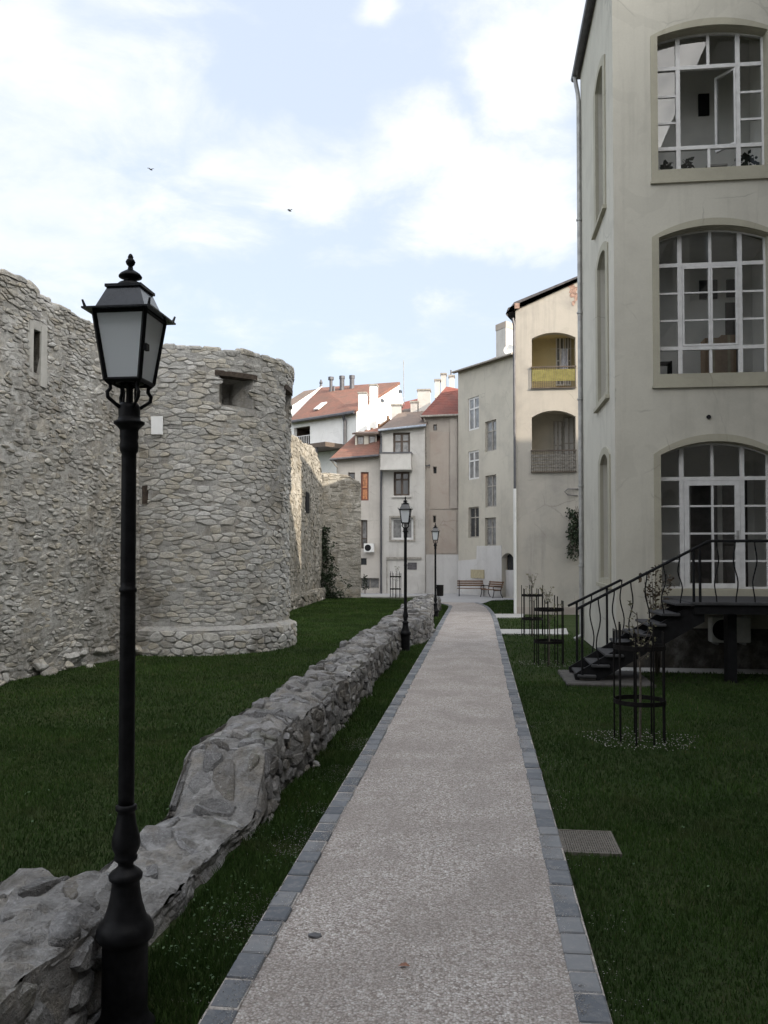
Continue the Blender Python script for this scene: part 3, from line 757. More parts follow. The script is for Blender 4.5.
wA = mb.build('fortress_wall', [M['farm'], M['farw']])
tag(wA, 'farther fortress wall with a stepped ragged top and a sunlit strip, seen just right of the round tower', 'wall')
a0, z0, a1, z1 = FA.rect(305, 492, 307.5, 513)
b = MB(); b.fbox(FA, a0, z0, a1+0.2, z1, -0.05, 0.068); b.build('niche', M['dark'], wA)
def topB(s):
    q = [FBk.sz(323, 474), FBk.sz(340, 475), FBk.sz(352, 478), FBk.sz(360.5, 485)]
    for (a, z), (b2, z2) in zip(q, q[1:]):
        if s <= b2: return z + (z2-z)*(s-a)/(b2-a) + 0.06*fb(s,0,3,2)
    return q[-1][1]
mb = far_wall(FBk, topB, 35, None, False, 0.36, 0.16)
tag(mb.build('fortress_wall', [M['farm'], M['farw']]), 'pale patched stone wall at the far end of the left lawn, turned to face the camera', 'wall')

# ---- low ruined wall beside the path
mbr = MB()
YS, YE = 0.9, 37.2
def rx(y, k):  # k 0..1 across the top
    return WL + 0.06*fb(0, y, 1, 0.7) + (wall_right(y) + 0.05*fb(3, y, 1, 0.8) - WL)*k
def side_map(s, t, o):                               # right face, t 0..1 of the height
    h = wall_top(s); z = gz-0.06 + (h+0.06-gz)*t
    return (rx(s, 1) + 0.05*(1-t)*min(1, h) + o + 0.04*fb(s, z, 7, 1.8), s, z)
def lside_map(s, t, o):
    h = wall_top(s); z = gz-0.06 + (h+0.06-gz)*t
    return (rx(s, 0) - 0.03*(1-t) - o + 0.04*fb(s, z, 9, 1.8), s, z)
def top_map(s, t, o):
    k = t; edge = 1-abs(2*k-1)
    return (rx(s, 0) + (rx(s, 1)-rx(s, 0))*k, s, wall_top(s) + o + 0.06*fb(k*1.4, s, 2, 1.6) - 0.04*(1-min(1, edge*4)))
yy = lin(YS, 3.0, 12)[:-1] + lin(3.0, 14, 300)[:-1] + lin(14, 24, 160)[:-1] + lin(24, YE, 130)
lump = lambda s, t, k: 0.030*fb(s, t, k, 3.2) + 0.016*fb(s, t*1.3, k+4, 9)
gridsurf(mbr, yy, lin(0, 1, 14), side_map, lambda s, t: 0.008 + lump(s, t*0.6, 3), 0)
gridsurf(mbr, yy, lin(0, 1, 8), lside_map, lambda s, t: 0.0 + lump(s, t*0.6, 5), 0)
gridsurf(mbr, yy, lin(0, 1, 18), top_map, lambda s, t: 0.012 + 1.6*lump(s, t*0.7, 13), 0)
for y in (YS, YE):
    mbr.add([(rx(y,0), y, gz), (rx(y,1), y, gz), (rx(y,1), y, wall_top(y)), (rx(y,0), y, wall_top(y))], [(0,1,2,3)], 0)
for y0, y1, cw, ch, seed in ((YS, 4.5, 0.20, 0.22, 41), (7.1, 15.0, 0.17, 0.15, 42), (15.0, 22.0, 0.20, 0.18, 53), (22.0, 37.2, 0.24, 0.2, 43)):
    rubble(mbr, y0, y1, 0.03, 0.97, cw, ch, side_map, seed, 0.042, 0.016, jit=0.47, drop=0.16, merge=0.3, top=0.78)
rubble(mbr, 4.5, 7.1, 0.0, 0.9, 0.25, 0.8, side_map, 44, 0.02, 0.02, drop=0.4)
for y0, y1, cw, ch, seed, pr, dp in ((YS, 4.5, 0.17, 0.22, 45, 0.035, .5), (4.6, 6.9, 0.20, 0.3, 46, 0.03, .6), (6.9, 7.5, 0.11, 0.22, 49, 0.05, .42), (7.5, 15.0, 0.14, 0.20, 47, 0.055, .28), (15.0, 22.0, 0.18, 0.24, 54, 0.075, .2), (22.0, 37.2, 0.22, 0.26, 48, 0.10, .12)):
    rubble(mbr, y0, y1, 0.0, 1.0, cw, ch, top_map, seed, pr, 0.014, jit=0.48, drop=dp, merge=0.32, top=0.88)
for y0, y1, seed in ((YS, 4.5, 51), (7.1, 37.2, 52)):
    rubble(mbr, y0, y1, 0.03, 0.97, 0.26, 0.22, lside_map, seed, 0.04, 0.03, detail=False, drop=0.2)
ruin = mbr.build('ruined_wall', [M['ruinm'], M['ruin']])
tag(ruin, 'low broken rubble wall running beside the gravel path from the big lamp to the far lamp', 'wall')
# loose stones
def rock(name, x, y, z, r, seed, m, flat=0.6):
    bm_v = []; rd = random.Random(seed); b = MB(); n = 10; rows = 6
    vs = [(x, y, z + r*flat)]
    for i in range(1, rows):
        ph = math.pi*i/rows
        for k in range(n):
            th = 2*math.pi*k/n; q = Vector((math.sin(ph)*math.cos(th), math.sin(ph)*math.sin(th), math.cos(ph)))
            d = 1 + 0.45*mnoise.noise(q*1.4 + Vector((seed*3.1, 0, 0))) + 0.12*mnoise.noise(q*4 + Vector((0, seed, 0)))
            vs.append((x+q.x*r*d*1.15, y+q.y*r*d*0.85, z+q.z*r*flat*d))
    vs.append((x, y, z - r*flat)); fs = []
    for k in range(n): fs.append((0, 1+k, 1+(k+1)%n))
    for i in range(rows-2):
        for k in range(n): fs.append((1+i*n+k, 1+(i+1)*n+k, 1+(i+1)*n+(k+1)%n, 1+i*n+(k+1)%n))
    for k in range(n): fs.append((len(vs)-1, 1+(rows-2)*n+(k+1)%n, 1+(rows-2)*n+k))
    b.add(vs, fs, 0, rd.random()); return b.build(name, m)
RL = ['fallen pale stone in the grass below the step of the ruined wall, nearest the camera', 'fallen pale stone in the grass between the step and the middle of the ruined wall', 'small fallen stone lying highest along the grass strip below the ruined wall']
for i, (u, v, r) in enumerate(((241, 812, 0.085), (252, 797, 0.06), (313, 768, 0.075))):
    g = gnd(u, v, gz); tag(rock('fallen_stone', g.x, g.y, gz+0.03, r, 60+i, M['ruin']), RL[i], 'stone', 'stones fallen from the ruined wall')
# heap of stones where the wall bulges towards the path
for i, (u, v, r) in enumerate(((424, 634, 0.34), (413, 640, 0.36), (429, 628, 0.28))):
    g = gnd(u, v, gz); tag(rock('boulder', g.x-0.12, g.y, gz+0.12, r, 70+i, M['ruin'], 0.75), ['rough boulder at the ruined wall foot, middle of the three near the second lamp', 'rough boulder at the foot of the ruined wall, nearest the second lamp', 'rough boulder at the foot of the ruined wall, closest to the far lamp'][i], 'boulder', 'boulders where the ruined wall bulges to the path')
g = gnd(315, 936, 0.01); M['dstone'] = simple('grey_pebble', (0.14,0.14,0.15), 0.7, var=0.3)
tag(rock('pebble', g.x, g.y, 0.012, 0.036, 80, M['dstone'], 0.45), 'single dark grey pebble lying on the gravel path', 'pebble')
g = gnd(404, 967, 0.015); b = MB(); b.add([(g.x-0.035,g.y,0.018),(g.x-0.005,g.y-0.013,0.028),(g.x+0.035,g.y+0.004,0.02),(g.x+0.01,g.y+0.016,0.034),(g.x-0.015,g.y+0.014,0.03)], [(0,1,4),(1,3,4),(1,2,3)])
M['leafr'] = simple('dry_leaf', (0.26,0.13,0.085), 0.7, var=0.3, scale=60)
tag(b.build('leaf', M['leafr']), 'curled reddish brown leaf on the gravel path', 'leaf')
# ================================================================ big cream building on the right
YF = 18.3
X0 = at_y(616, 556, YF).x
X1, YB, TOPW = 40.0, 23.95, 15.8
EAVE = 15.95
bR = empty('cream_building', (X0, YF, 0), 'tall cream rendered building with large arched windows at the right edge', 'building')
FR = Face((X0, YF), (X1, YF))                          # front, towards the camera
FL = Face((X0, YB), (X0, YF))                          # narrow side along the path
sx = lambda u, v: FR.sz(u, v)
WL0, WR0 = sx(659, 300)[0], sx(770.5, 300)[0]          # opening of the big windows along the front
OPN = []                                               # (z0, zs, rise)
for (vb, vs_, vt) in ((170, 37, 25), (375.5, 238, 225), (590, 455, 441)):
    z0 = sx(715, vb)[1]; zs = sx(659, vs_)[1]; zt = sx(715, vt)[1]; OPN.append((z0, zs, zt-zs))
holes = [arch_pts(WL0, z0, WR0, zs, r) for z0, zs, r in OPN]
mb = MB()
wall_panel(mb, FR, [(0,0.75),(X1-X0,0.75),(X1-X0,TOPW),(0,TOPW)], holes, 0.42)
SH = []
for (u0, u1, vt, vb) in ((597.5, 605, 66, 214), (598.5, 606.5, 252, 398), (600, 607.5, 455, 578)):
    a0 = FL.sz(u0, 300)[0]; a1 = FL.sz(u1, 300)[0]
    um = (u0+u1)/2; SH.append((a0, FL.sz(um, vb)[1], a1, FL.sz(um, vt)[1]))
wall_panel(mb, FL, [(0,0),(YB-YF-0.4215,0),(YB-YF-0.4215,TOPW),(0,TOPW)], [arch_pts(a0, z0, a1, z1-0.18, 0.18, 6) for a0, z0, a1, z1 in SH], 0.42)
# back and right walls; then the front line of the added unseen wing
mb.box(X0+0.42, X1, YB-0.4, YB, 0, TOPW)
WX = 6.75
mb.build('wall', M['facade'], bR)
# unseen wing and rear block, added to shade the court and lower facade
mb = MB()
wf = Face((WX, YF-0.003), (WX, -26))
wh = []
for i, (z0, zs, r) in enumerate(OPN):
    for k in range(5): a = 2.2+k*4.6; wh.append(arch_pts(a, z0, a+2.4, zs, r))
wall_panel(mb, wf, [(0,-0.1),(wf.L,-0.1),(wf.L,EAVE+0.9),(0,EAVE+0.9)], wh, 0.4)
mb.box(WX+0.4, WX+10, -26.4, -26, 0, EAVE+0.9); mb.box(WX+9.6, WX+10, -26, YF-0.003, 0, EAVE+0.9)
mb.build('added_wing_wall', M['wingw'], bR)
mb = MB(); mb.box(-9.0, WX-0.01, -16, -7.0, -0.1, 14.5); mb.prism([(-9.3,-16.3,14.501),(-9.3,-6.7,14.501),(-9.3,-11.5,18)], (WX+9.3,0,0)); mb.build('added_rear_block', M['wingw'], bR)  # unseen block added to hide low sky from the facade
mb = MB()
for h in wh:
    mb = MB(); mb.add([wf.P(a, z, -0.25) for a, z in h], [tuple(range(len(h)))]); mb.build('added_wing_window', M['dglass'], bR)
b = MB(); b.fbox(FR, -0.02, -0.3, X1-X0, 0.75, -0.42, 0.05); b.fbox(FR, 0.6, 0.747, X1-X0, 0.80, -0.1, 0.02)
b.build('plinth', M['plinth'], bR)
# roof with projecting eaves: the gutter line shows along the path side
b = MB()
ez = FL.sz(575, 97)[1]
ov = 0.10
b.prism([(X0-ov, YF-0.28, EAVE), (X0+0.1, YF-0.28, EAVE+0.14), (X0+6, YF-0.28, EAVE+2.6), (X1, YF-0.28, EAVE+2.6), (X1, YF-0.28, EAVE-0.14), (X0-ov, YF-0.28, EAVE-0.14)], (0, YB-YF+0.56, 0))
b.prism([(WX-0.3, -26.4, EAVE+0.9), (WX+5, -26.4, EAVE+4.4), (WX+10.3, -26.4, EAVE+0.9)], (0, YF+26, 0))  # roof of the added unseen wing
rf = b.build('roof', M['slate'], bR)
b = MB(); b.tube([(X0-ov-0.05, YF-0.3, EAVE-0.10), (X0-ov-0.05, YB+0.3, EAVE-0.13)], 0.085, 8); b.build('gutter', M['darkzinc'], bR)
b = MB(); px_, py_ = X0-0.07, YB-0.12
b.tube([(X0-ov-0.05, YB+0.05, EAVE-0.18), (X0-ov-0.02, YB, EAVE-0.45), (px_-0.02, py_, EAVE-0.75), (px_, py_, EAVE-1.0), (px_, py_, 0.15), (px_-0.2, py_-0.05, 0.02)], 0.06, 8)
for z in (2.0, 4.2, 6.6, 9.0, 11.6): b.lathe([(0.062,0),(0.085,0.005),(0.085,0.05),(0.062,0.055)], (px_, py_, z), 8)
b.build('downpipe', M['zinc'], bR)
# sloping concrete spill at the far foot of the pipe
# surrounds
TW = sx(659,300)[0] - sx(652.4,300)[0]
mb = MB()
for i, (z0, zs, r) in enumerate(OPN):
    zb = z0 - (0.20 if i < 2 else 0.28)
    out = arch_pts(WL0-TW, zb, WR0+TW, zs+0.02, r+TW*0.95, 18)
    inn = arch_pts(WL0+0.004, z0+0.004 if i == 2 else z0+0.05, WR0-0.004, zs, r-0.004, 18)
    wall_panel(mb, FR, out, [inn], 0.10, 0, 0.028)
    mb.fbox(FR, WL0-TW-0.02, zb-0.045, WR0+TW+0.02, zb+0.0, -0.05, 0.06)
    # reveal lining
    lo = arch_pts(WL0+0.001, z0, WR0-0.001, zs, r-0.001, 18); li = arch_pts(WL0+0.012, z0+0.02, WR0-0.012, zs, r-0.012, 18)
    wall_panel(mb, FR, lo, [li], 0.34, 0, -0.06)
mb.build('window_surround', M['trim'], bR)
for i, (a0, z0, a1, z1) in enumerate(SH):
    mb = MB(); t = (a1-a0)*0.28
    wall_panel(mb, FL, arch_pts(a0-t, z0-0.12, a1+t*0.9, z1-0.10, 0.26, 6), [arch_pts(a0+.003, z0+.003, a1-.003, z1-0.18, 0.177, 6)], 0.08, 0, 0.03)
    mb.fbox(FL, a0-t-0.04, z0-0.2, a1+t, z0-0.115, -0.05, 0.09)
    wd = mb.build('side_window', M['trim'], bR)
    mb = MB(); d = -0.28; wall_panel(mb, FL, rect_pts((a0-.02, z0-.02, a1+.02, z1+.02)), [rect_pts((a0+0.1, z0+0.08, a1-0.1, z1-0.28))], 0.06, 0, d)
    for k in (0.33, 0.66): mb.fbox(FL, a0+0.1, z0+(z1-z0)*k-0.025, a1-0.1, z0+(z1-z0)*k+0.025, d-0.05, d-0.003)
    mb.build('frame', M['white'], wd)
    mb = MB(); mb.add([FL.P(a0, z0, d-0.045), FL.P(a1, z0, d-0.045), FL.P(a1, z1, d-0.045), FL.P(a0, z1, d-0.045)], [(0,1,2,3)]); mb.build('pane', M['glass'], wd)
# big windows: frame with bars, glass
colf = [0.0, 0.213, 0.493, 0.762, 1.0]
ROWS = [[66, 93.5, 120.5, 146.5], [264, 292, 319.5, 347.5], [478.5, 506, 533.5, 561]]
WOBJ = []
W = WR0 - WL0
D0 = -0.24
FR2 = Face((X0, YF-D0), (X1, YF-D0))
for i, (z0, zs, r) in enumerate(OPN):
    zr = [FR2.sz(715, v)[1] for v in ROWS[i]]
    mb = MB()
    wall_panel(mb, FR, arch_pts(WL0+0.002, z0+0.001, WR0-0.002, zs, r-0.002, 20), [arch_pts(WL0+0.055, z0+0.06, WR0-0.055, zs-0.0, r-0.055, 20)], 0.07, 0, D0)
    ca = [WL0 + W*c for c in colf]
    for k in (1, 3):
        zt = arch_z(ca[k], WL0, WR0, zs, r)
        mb.fbox(FR, ca[k]-0.045, z0+0.05, ca[k]+0.045, zt-0.02, D0-0.066, D0+0.004)
    zt = arch_z(ca[2], WL0, WR0, zs, r)
    mb.fbox(FR, ca[2]-0.03, zr[0], ca[2]+0.03, zt-0.02, D0-0.06, D0-0.003)
    mb.fbox(FR, WL0+0.05, zr[0]-0.04, WR0-0.05, zr[0]+0.04, D0-0.068, D0+0.007)
    for zz in zr[1:]:
        hw = 0.022
        if i < 2 and zz == zr[-1]: mb.fbox(FR, WL0+0.05, zz-0.04, WR0-0.05, zz+0.04, D0-0.067, D0+0.0065)
        else:
            mb.fbox(FR, WL0+0.05, zz-hw, ca[1]-0.04, zz+hw, D0-0.055, D0-0.01); mb.fbox(FR, ca[3]+0.04, zz-hw, WR0-0.05, zz+hw, D0-0.055, D0-0.01)
    if i < 2: mb.fbox(FR, ca[2]-0.03, z0+0.05, ca[2]+0.03, zr[-1], D0-0.06, D0-0.003)
    wd = mb.build('window' if i < 2 else 'glazed_front', M['white'], bR)
    # casements or door in the middle
    ft = D0 + 0.014
    def leaf(mb, a0, a1, z0_, z1_, bars, fw=0.04):
        mb.fbox(FR, a0, z0_, a0+fw, z1_, ft-0.06, ft); mb.fbox(FR, a1-fw, z0_, a1, z1_, ft-0.06, ft)
        mb.fbox(FR, a0+fw, z0_, a1-fw, z0_+fw, ft-0.059, ft-0.001); mb.fbox(FR, a0+fw, z1_-fw, a1-fw, z1_, ft-0.059, ft-0.001)
        for zz in bars: mb.fbox(FR, a0+fw, zz-0.016, a1-fw, zz+0.016, ft-0.05, ft-0.01)
    if i == 1:
        mb = MB(); leaf(mb, ca[1]+0.05, ca[2]-0.002, zr[-1]+0.045, zr[0]-0.045, zr[1:3]); mb.build('casement', M['white'], wd)
        mb = MB(); leaf(mb, ca[2]+0.002, ca[3]-0.05, zr[-1]+0.045, zr[0]-0.045, zr[1:3]); mb.build('casement', M['white'], wd)
    if i == 0:                                        # right casement stands open inwards
        mb = MB(); a0, a1 = ca[2]+0.03, ca[3]-0.05; leaf(mb, a0, a1, zr[-1]+0.045, zr[0]-0.045, [], 0.05)
        gb = MB(); gb.add([FR.P(a0+.04, zr[-1]+.08, ft-.03), FR.P(a1-.04, zr[-1]+.08, ft-.03), FR.P(a1-.04, zr[0]-.08, ft-.03), FR.P(a0+.04, zr[0]-.08, ft-.03)], [(0,1,2,3)])
        hp = FR.P(a1, 0, ft); rot = Matrix.Rotation(R(-52), 3, 'Z')
        for q in (mb, gb): q.v = [tuple(hp + rot @ (Vector(p)-hp)) for p in q.v]
        cs = mb.build('casement', M['white'], wd); tag(cs, 'casement standing open inwards'); gb.build('pane', M['glass'], cs)
    if i == 2:
        mb = MB(); leaf(mb, ca[1]+0.05, ca[3]-0.05, z0+0.03, zr[0]-0.045, [], 0.10)
        mb.fbox(FR, ca[2]-0.022, z0+0.12, ca[2]+0.022, zr[0]-0.13, ft-0.05, ft-0.004)
        for zz in zr[1:]: mb.fbox(FR, ca[1]+0.14, zz-0.02, ca[3]-0.14, zz+0.02, ft-0.05, ft-0.006)
        dr = mb.build('door', M['white'], wd)
        mb = MB(); hz = sx(748, 536)[1]; mb.fbox(FR, ca[3]-0.13, hz-0.14, ca[3]-0.08, hz+0.12, ft, ft+0.012)
        mb.tube([FR.P(ca[3]-0.105, hz, ft), FR.P(ca[3]-0.105, hz, ft+0.05), FR.P(ca[3]-0.20, hz, ft+0.055)], 0.011, 6); mb.build('handle', M['zinc'], dr)
    # panes (top window: the middle opening has no glass)
    mb = MB(); dg_ = D0 - 0.035
    def pane(a0, z0_, a1, z1_): mb.add([FR.P(a0,z0_,dg_), FR.P(a1,z0_,dg_), FR.P(a1,z1_,dg_), FR.P(a0,z1_,dg_)], [(0,1,2,3)])
    if i == 0:
        pane(WL0, z0, ca[1], zr[0]); pane(ca[3], z0, WR0, zr[0]); pane(ca[1], z0, ca[3], zr[-1])
        mb.add([FR.P(a, z, dg_) for a, z in arch_pts(WL0, zr[0], WR0, zs, r, 14)], [tuple(range(17))])
    else: mb.add([FR.P(a, z, dg_) for a, z in arch_pts(WL0, z0, WR0, zs, r, 14)], [tuple(range(17))])
    mb.build('pane', M['glass'], wd)
    WOBJ.append((wd, ca, zr, z0, zs, r))
# rooms behind: floors, back wall, partitions
b = MB(); fl = [OPN[2][0]-0.05, OPN[1][0]-0.75, OPN[0][0]-0.75, TOPW-0.4]
for z in fl[:1]: b.box(X0+0.43, X0+8.5, YF+0.43, YB-0.41, z-0.3, z)
b.build('floor', M['floor'], bR)
for z in fl[1:]:
    b = MB(); b.box(X0+0.43, X0+8.5, YF+0.43, YB-0.41, z-0.3, z); b.build('floor', M['floor'], bR)
b = MB()
for lo, hi in zip(fl[:-1], fl[1:]):
    b.box(X0+0.43, X0+8.5, YF+2.6, YF+3.0, lo+0.002, hi-0.302)
    b.box(X0+3.6, X0+3.75, YF+0.43, YF+2.59, lo+0.002, hi-0.302)
    b.box(X0+0.43, X0+3.59, YF+0.43, YF+2.59, hi-0.34, hi-0.302)
b.build('inner_wall', M['inner'], bR)
# dark doorways and pictures on the back wall of the rooms
FRB = Face((X0, YF+2.6), (X1, YF+2.6))
def back_rect(name, u0, v0, u1, v1, m, d=0.03, parent=bR):
    a0, z0, a1, z1 = FRB.rect(u0, v0, u1, v1); b = MB(); b.fbox(FRB, a0, z0, a1, z1, 0.001, d); return b.build(name, m, parent)
back_rect('inner_door', 725, 303, 741, 372, M['indoor']); back_rect('inner_door', 690, 478, 718, 600, M['indoor']); back_rect('inner_door', 722, 480, 748, 600, M['indoor'])
tag(back_rect('wall_picture', 699, 281, 717, 299, M['dark'], 0.05, None), 'dark square picture on the back wall inside the middle arched window, left of the pair', 'picture', 'pictures inside the big building')
tag(back_rect('wall_picture', 726, 280, 741, 297, M['dark'], 0.05, None), 'dark square picture above the dark doorway inside the middle arched window', 'picture', 'pictures inside the big building')
tag(back_rect('wall_picture', 698, 95, 709, 116, M['dark'], 0.05, None), 'black picture seen through the open casement of the top arched window', 'picture', 'pictures inside the big building')
# cardboard boxes standing on a table behind the middle window
F1 = fl[1]
tb = empty('table', (X0+2.2, YF+1.5, F1), 'table behind the middle arched window carrying the cardboard boxes', 'table')
b = MB(); b.box(X0+1.35, X0+3.4, YF+1.1, YF+1.9, F1+0.70, F1+0.74); b.build('tabletop', M['brownfr'], tb)
for xx in (1.4, 3.3):
    for y_ in (1.15, 1.8): b = MB(); b.box(X0+xx, X0+xx+0.05, YF+y_, YF+y_+0.05, F1, F1+0.698); b.build('leg', M['brownfr'], tb)
FT = Face((X0, YF+1.3), (X1, YF+1.3))
for j, (u0, v0, u1, v1, lab) in enumerate(((705, 338, 722, 374, 'brown cardboard box behind the middle arched window, the wider left one'), (721, 335, 737, 374, 'brown cardboard box behind the middle arched window, the taller right one'))):
    a0, z0, a1, z1 = FT.rect(u0, v0, u1, v1); z0 = F1+0.742
    b = MB(); b.cbox(X0+a0, X0+a1-0.01, YF+1.3, YF+1.7, z0, z1, 0.006); o = b.build('cardboard_box', M['card']); tag(o, lab, 'box', 'cardboard boxes in the middle window')
    b = MB(); b.box(X0+(a0+a1)/2-0.03, X0+(a0+a1)/2+0.03, YF+1.296, YF+1.30, z0+0.05, z1-0.004); b.build('tape', M['plate'], o)
# shelf at the left of the middle window
sh = empty('shelf_unit', (X0+0.95, YF+0.9, F1), 'small dark shelf unit at the lower left of the middle arched window', 'shelf')
for z in (0.55, 0.86, 1.18): b = MB(); b.box(X0+0.62, X0+1.28, YF+0.62, YF+0.95, F1+z, F1+z+0.03); b.build('shelf', M['dark'], sh)
for x in (0.58, 1.28): b = MB(); b.box(X0+x, X0+x+0.035, YF+0.62, YF+0.95, F1, F1+1.22); b.build('side_panel', M['dark'], sh)
# things on the sill of the top window
M['plant'] = simple('dark_leaf', (0.02,0.03,0.018), 0.7, var=0.4)
def leaf_clump(b, c, rx_, ry_, rz_, n, size, rd, mi=0, drop=0.0):
    for _ in range(n):
        q = Vector((rd.gauss(0,1), rd.gauss(0,1), rd.gauss(0,1))).normalized()*rd.random()**0.4
        p = Vector((c[0]+q.x*rx_, c[1]+q.y*ry_, c[2]+q.z*rz_)); s = size*rd.uniform(0.6,1.4)
        d = Vector((rd.uniform(-1,1), rd.uniform(-1,1), rd.uniform(-1,0.6)-drop)).normalized(); sd = d.cross(Vector((rd.random(), rd.random(), rd.random()+.1))).normalized()
        b.add([p, p+d*s*0.5+sd*s*0.32, p+d*s, p+d*s*0.5-sd*s*0.32], [(0,1,2,3)], mi, rd.random())
z_s = OPN[0][0]
for j, (u, hgt, wd_, lab) in enumerate(((672, 0.46, 0.10, 'dark slim potted plant on the sill of the top arched window, leftmost'), (694, 0.46, 0.13, 'dark broad potted plant on the sill of the top arched window, left of centre'), (754, 0.55, 0.24, 'dark bushy potted plant on the sill of the top arched window, at the right end'))):
    x = X0 + sx(u, 160)[0]; y = YF+0.55
    rt = empty('potted_plant', (x, y, z_s), lab, 'plant', 'plants on the top window sill')
    b = MB(); b.lathe([(0.06,0.0),(0.085,0.13),(0.09,0.14)], (x, y, z_s), 12); b.build('pot', M['brownfr'], rt)
    b = MB(); leaf_clump(b, (x, y, z_s+0.12+hgt*0.4), wd_, wd_*0.8, hgt*0.45, 90, 0.11, rnd); b.build('foliage', M['plant'], rt)
b = MB(); xa, xb = X0+sx(714,160)[0], X0+sx(734,160)[0]; b.cbox(xa, xb, YF+0.5, YF+0.8, z_s, z_s+0.30, 0.012)
M['palebox'] = simple('pale_grey_box', (0.42,0.40,0.38), 0.7, var=0.15)
cb = b.build('storage_box', M['palebox']); tag(cb, 'pale box with a lid on the sill of the top arched window', 'box')
b = MB(); b.cbox(xa-0.015, xb+0.015, YF+0.485, YF+0.815, z_s+0.302, z_s+0.35, 0.01); b.build('lid', M['palebox'], cb)
# inner sill shelves carrying those plants
b = MB(); b.fbox(FR, WL0-0.1, OPN[0][0]-0.06, WR0+0.1, OPN[0][0]-0.002, -0.95, -0.425); b.build('inner_sill', M['white'], bR)
# small hole in the front between the lower storeys
a, z = sx(708.5, 417); b = MB(); b.tube([FR.P(a, z, 0.002), FR.P(a, z, 0.03)], 0.045, 10); b.build('vent_hole', M['dark'], bR)

# ================================================================ outside unit of the air conditioner
FAC = Face((X0, YF-0.38), (X1, YF-0.38)); a0, z0, a1, z1 = FAC.rect(711, 617, 751, 643)
ac = empty('air_conditioner', FR.P((a0+a1)/2, z0, 0.25), 'white air conditioning unit with a round fan under the stair landing', 'air conditioner')
b = MB(); p0, p1 = FR.P(a0, z0, 0.40), FR.P(a1, z1, 0.12); b.cbox(p0.x, p1.x, p0.y, p1.y, z0, z1, 0.02); b.build('casing', simple('ac_white', (0.50,0.50,0.47), 0.5, var=0.08), ac)
cx, cz, fr_ = p0.x+(p1.x-p0.x)*0.30, (z0+z1)/2, (z1-z0)*0.40
b = MB()
for k in range(7):
    rr = fr_*(k+1)/7; n = 28; pts = [(cx+rr*math.cos(2*math.pi*i/n), p0.y-0.012, cz+rr*math.sin(2*math.pi*i/n)) for i in range(n+1)]; b.tube(pts, 0.006, 4, caps=False)
b.build('fan_grille', M['iron'], ac)
b = MB(); n = 28; b.add([(cx+fr_*math.cos(2*math.pi*i/n), p0.y-0.004, cz+fr_*math.sin(2*math.pi*i/n)) for i in range(n)], [tuple(range(n))]); b.build('fan', M['dark'], ac)
for k in (0.15, 0.85):
    b = MB(); xx = p0.x+(p1.x-p0.x)*k; b.box(xx-0.02, xx+0.02, p0.y, YF+0.02-0.06, z0-0.045, z0-0.004); b.build('bracket', M['zinc'], ac)

# ================================================================ stair
ST = empty('metal_staircase', (2.4, 16.2, gz), 'dark metal outdoor staircase with wavy balusters rising to the glazed door', 'staircase')
YN, YFAR = 15.85, 17.05                                # near and far stringers
LZ = at_y(700, 602, YN).z                              # landing height
XB = at_y(579, 668, YN).x; XL = at_y(691, 600, YN).x; XR = WX-0.02
NS = 8; run = (XL-XB)/NS; rise = (LZ-gz)/(NS+0.0)
for k in range(NS):
    b = MB(); z = gz + rise*(k+1) - rise*0.12; x = XB + run*k
    if k < NS: b.cbox(x-0.02, x+run+0.06, YN-0.03, YFAR+0.03, z-0.05, z, 0.01)
    b.build('tread', M['tread'], ST)
def stringer(y):
    b = MB(); n = Vector((run, 0, rise)).normalized(); pr = Vector((-n.z, 0, n.x))
    p0 = Vector((XB-0.05, y-0.03, gz+0.02)); 
    b.prism([p0, (XB+0.30, y-0.03, gz+0.02), (XL+0.25, y-0.03, LZ-0.36), (XL+0.25, y-0.03, LZ-0.10), (XL-0.05, y-0.03, LZ-0.10), (XB-0.08, y-0.03, gz+0.16)], (0, 0.06, 0)); b.build('stringer', M['stair'], ST)
stringer(YN+0.10); stringer(YFAR-0.10)
b = MB(); b.cbox(XL, XR, YN-0.03, YF-0.07, LZ-0.06, LZ, 0.01); b.build('landing', M['tread'], ST)
b = MB(); b.box(XL+0.05, XR, YN+0.02, YN+0.10, LZ-0.22, LZ-0.063); b.box(XL+0.05, XR, YF-0.2, YF-0.12, LZ-0.22, LZ-0.063)
for x in (XL+0.3, XL+1.2, XL+2.1): b.box(x, x+0.06, YN+0.103, YF-0.203, LZ-0.2, LZ-0.064)
b.build('landing_frame', M['stair'], ST)
xp = at_y(730, 640, YN+0.6).x
b = MB(); b.box(xp-0.08, xp+0.08, YN+0.45, YN+0.72, gz-0.1, LZ-0.225); b.build('support_post', M['stair'], ST)
b = MB(); b.box(XL+2.5, XL+2.66, YN+0.45, YN+0.65, gz-0.1, LZ-0.225); b.build('support_post', M['stair'], ST)
RH = at_y(712, 541, YN).z                              # landing rail height
slope = rise/run
xr0 = at_y(577, 609, YN).x; xr1 = at_y(709, 541, YN).x
zr0 = at_y(577, 609, YN).z
def rail_z(x): return zr0 + (RH-zr0)*(x-xr0)/(xr1-xr0) if x < xr1 else RH
def tread_z(x): return gz + rise*(max(0, min(NS-1, int((x-XB)/run)))+1) - rise*0.12 if x < XL else LZ
def wavy(x, y, z0, z1, amp, ph):
    return [(x + amp*math.sin(ph + t*2*math.pi*1.0)*math.sin(math.pi*t), y, z0+(z1-z0)*t) for t in lin(0, 1, 12)]
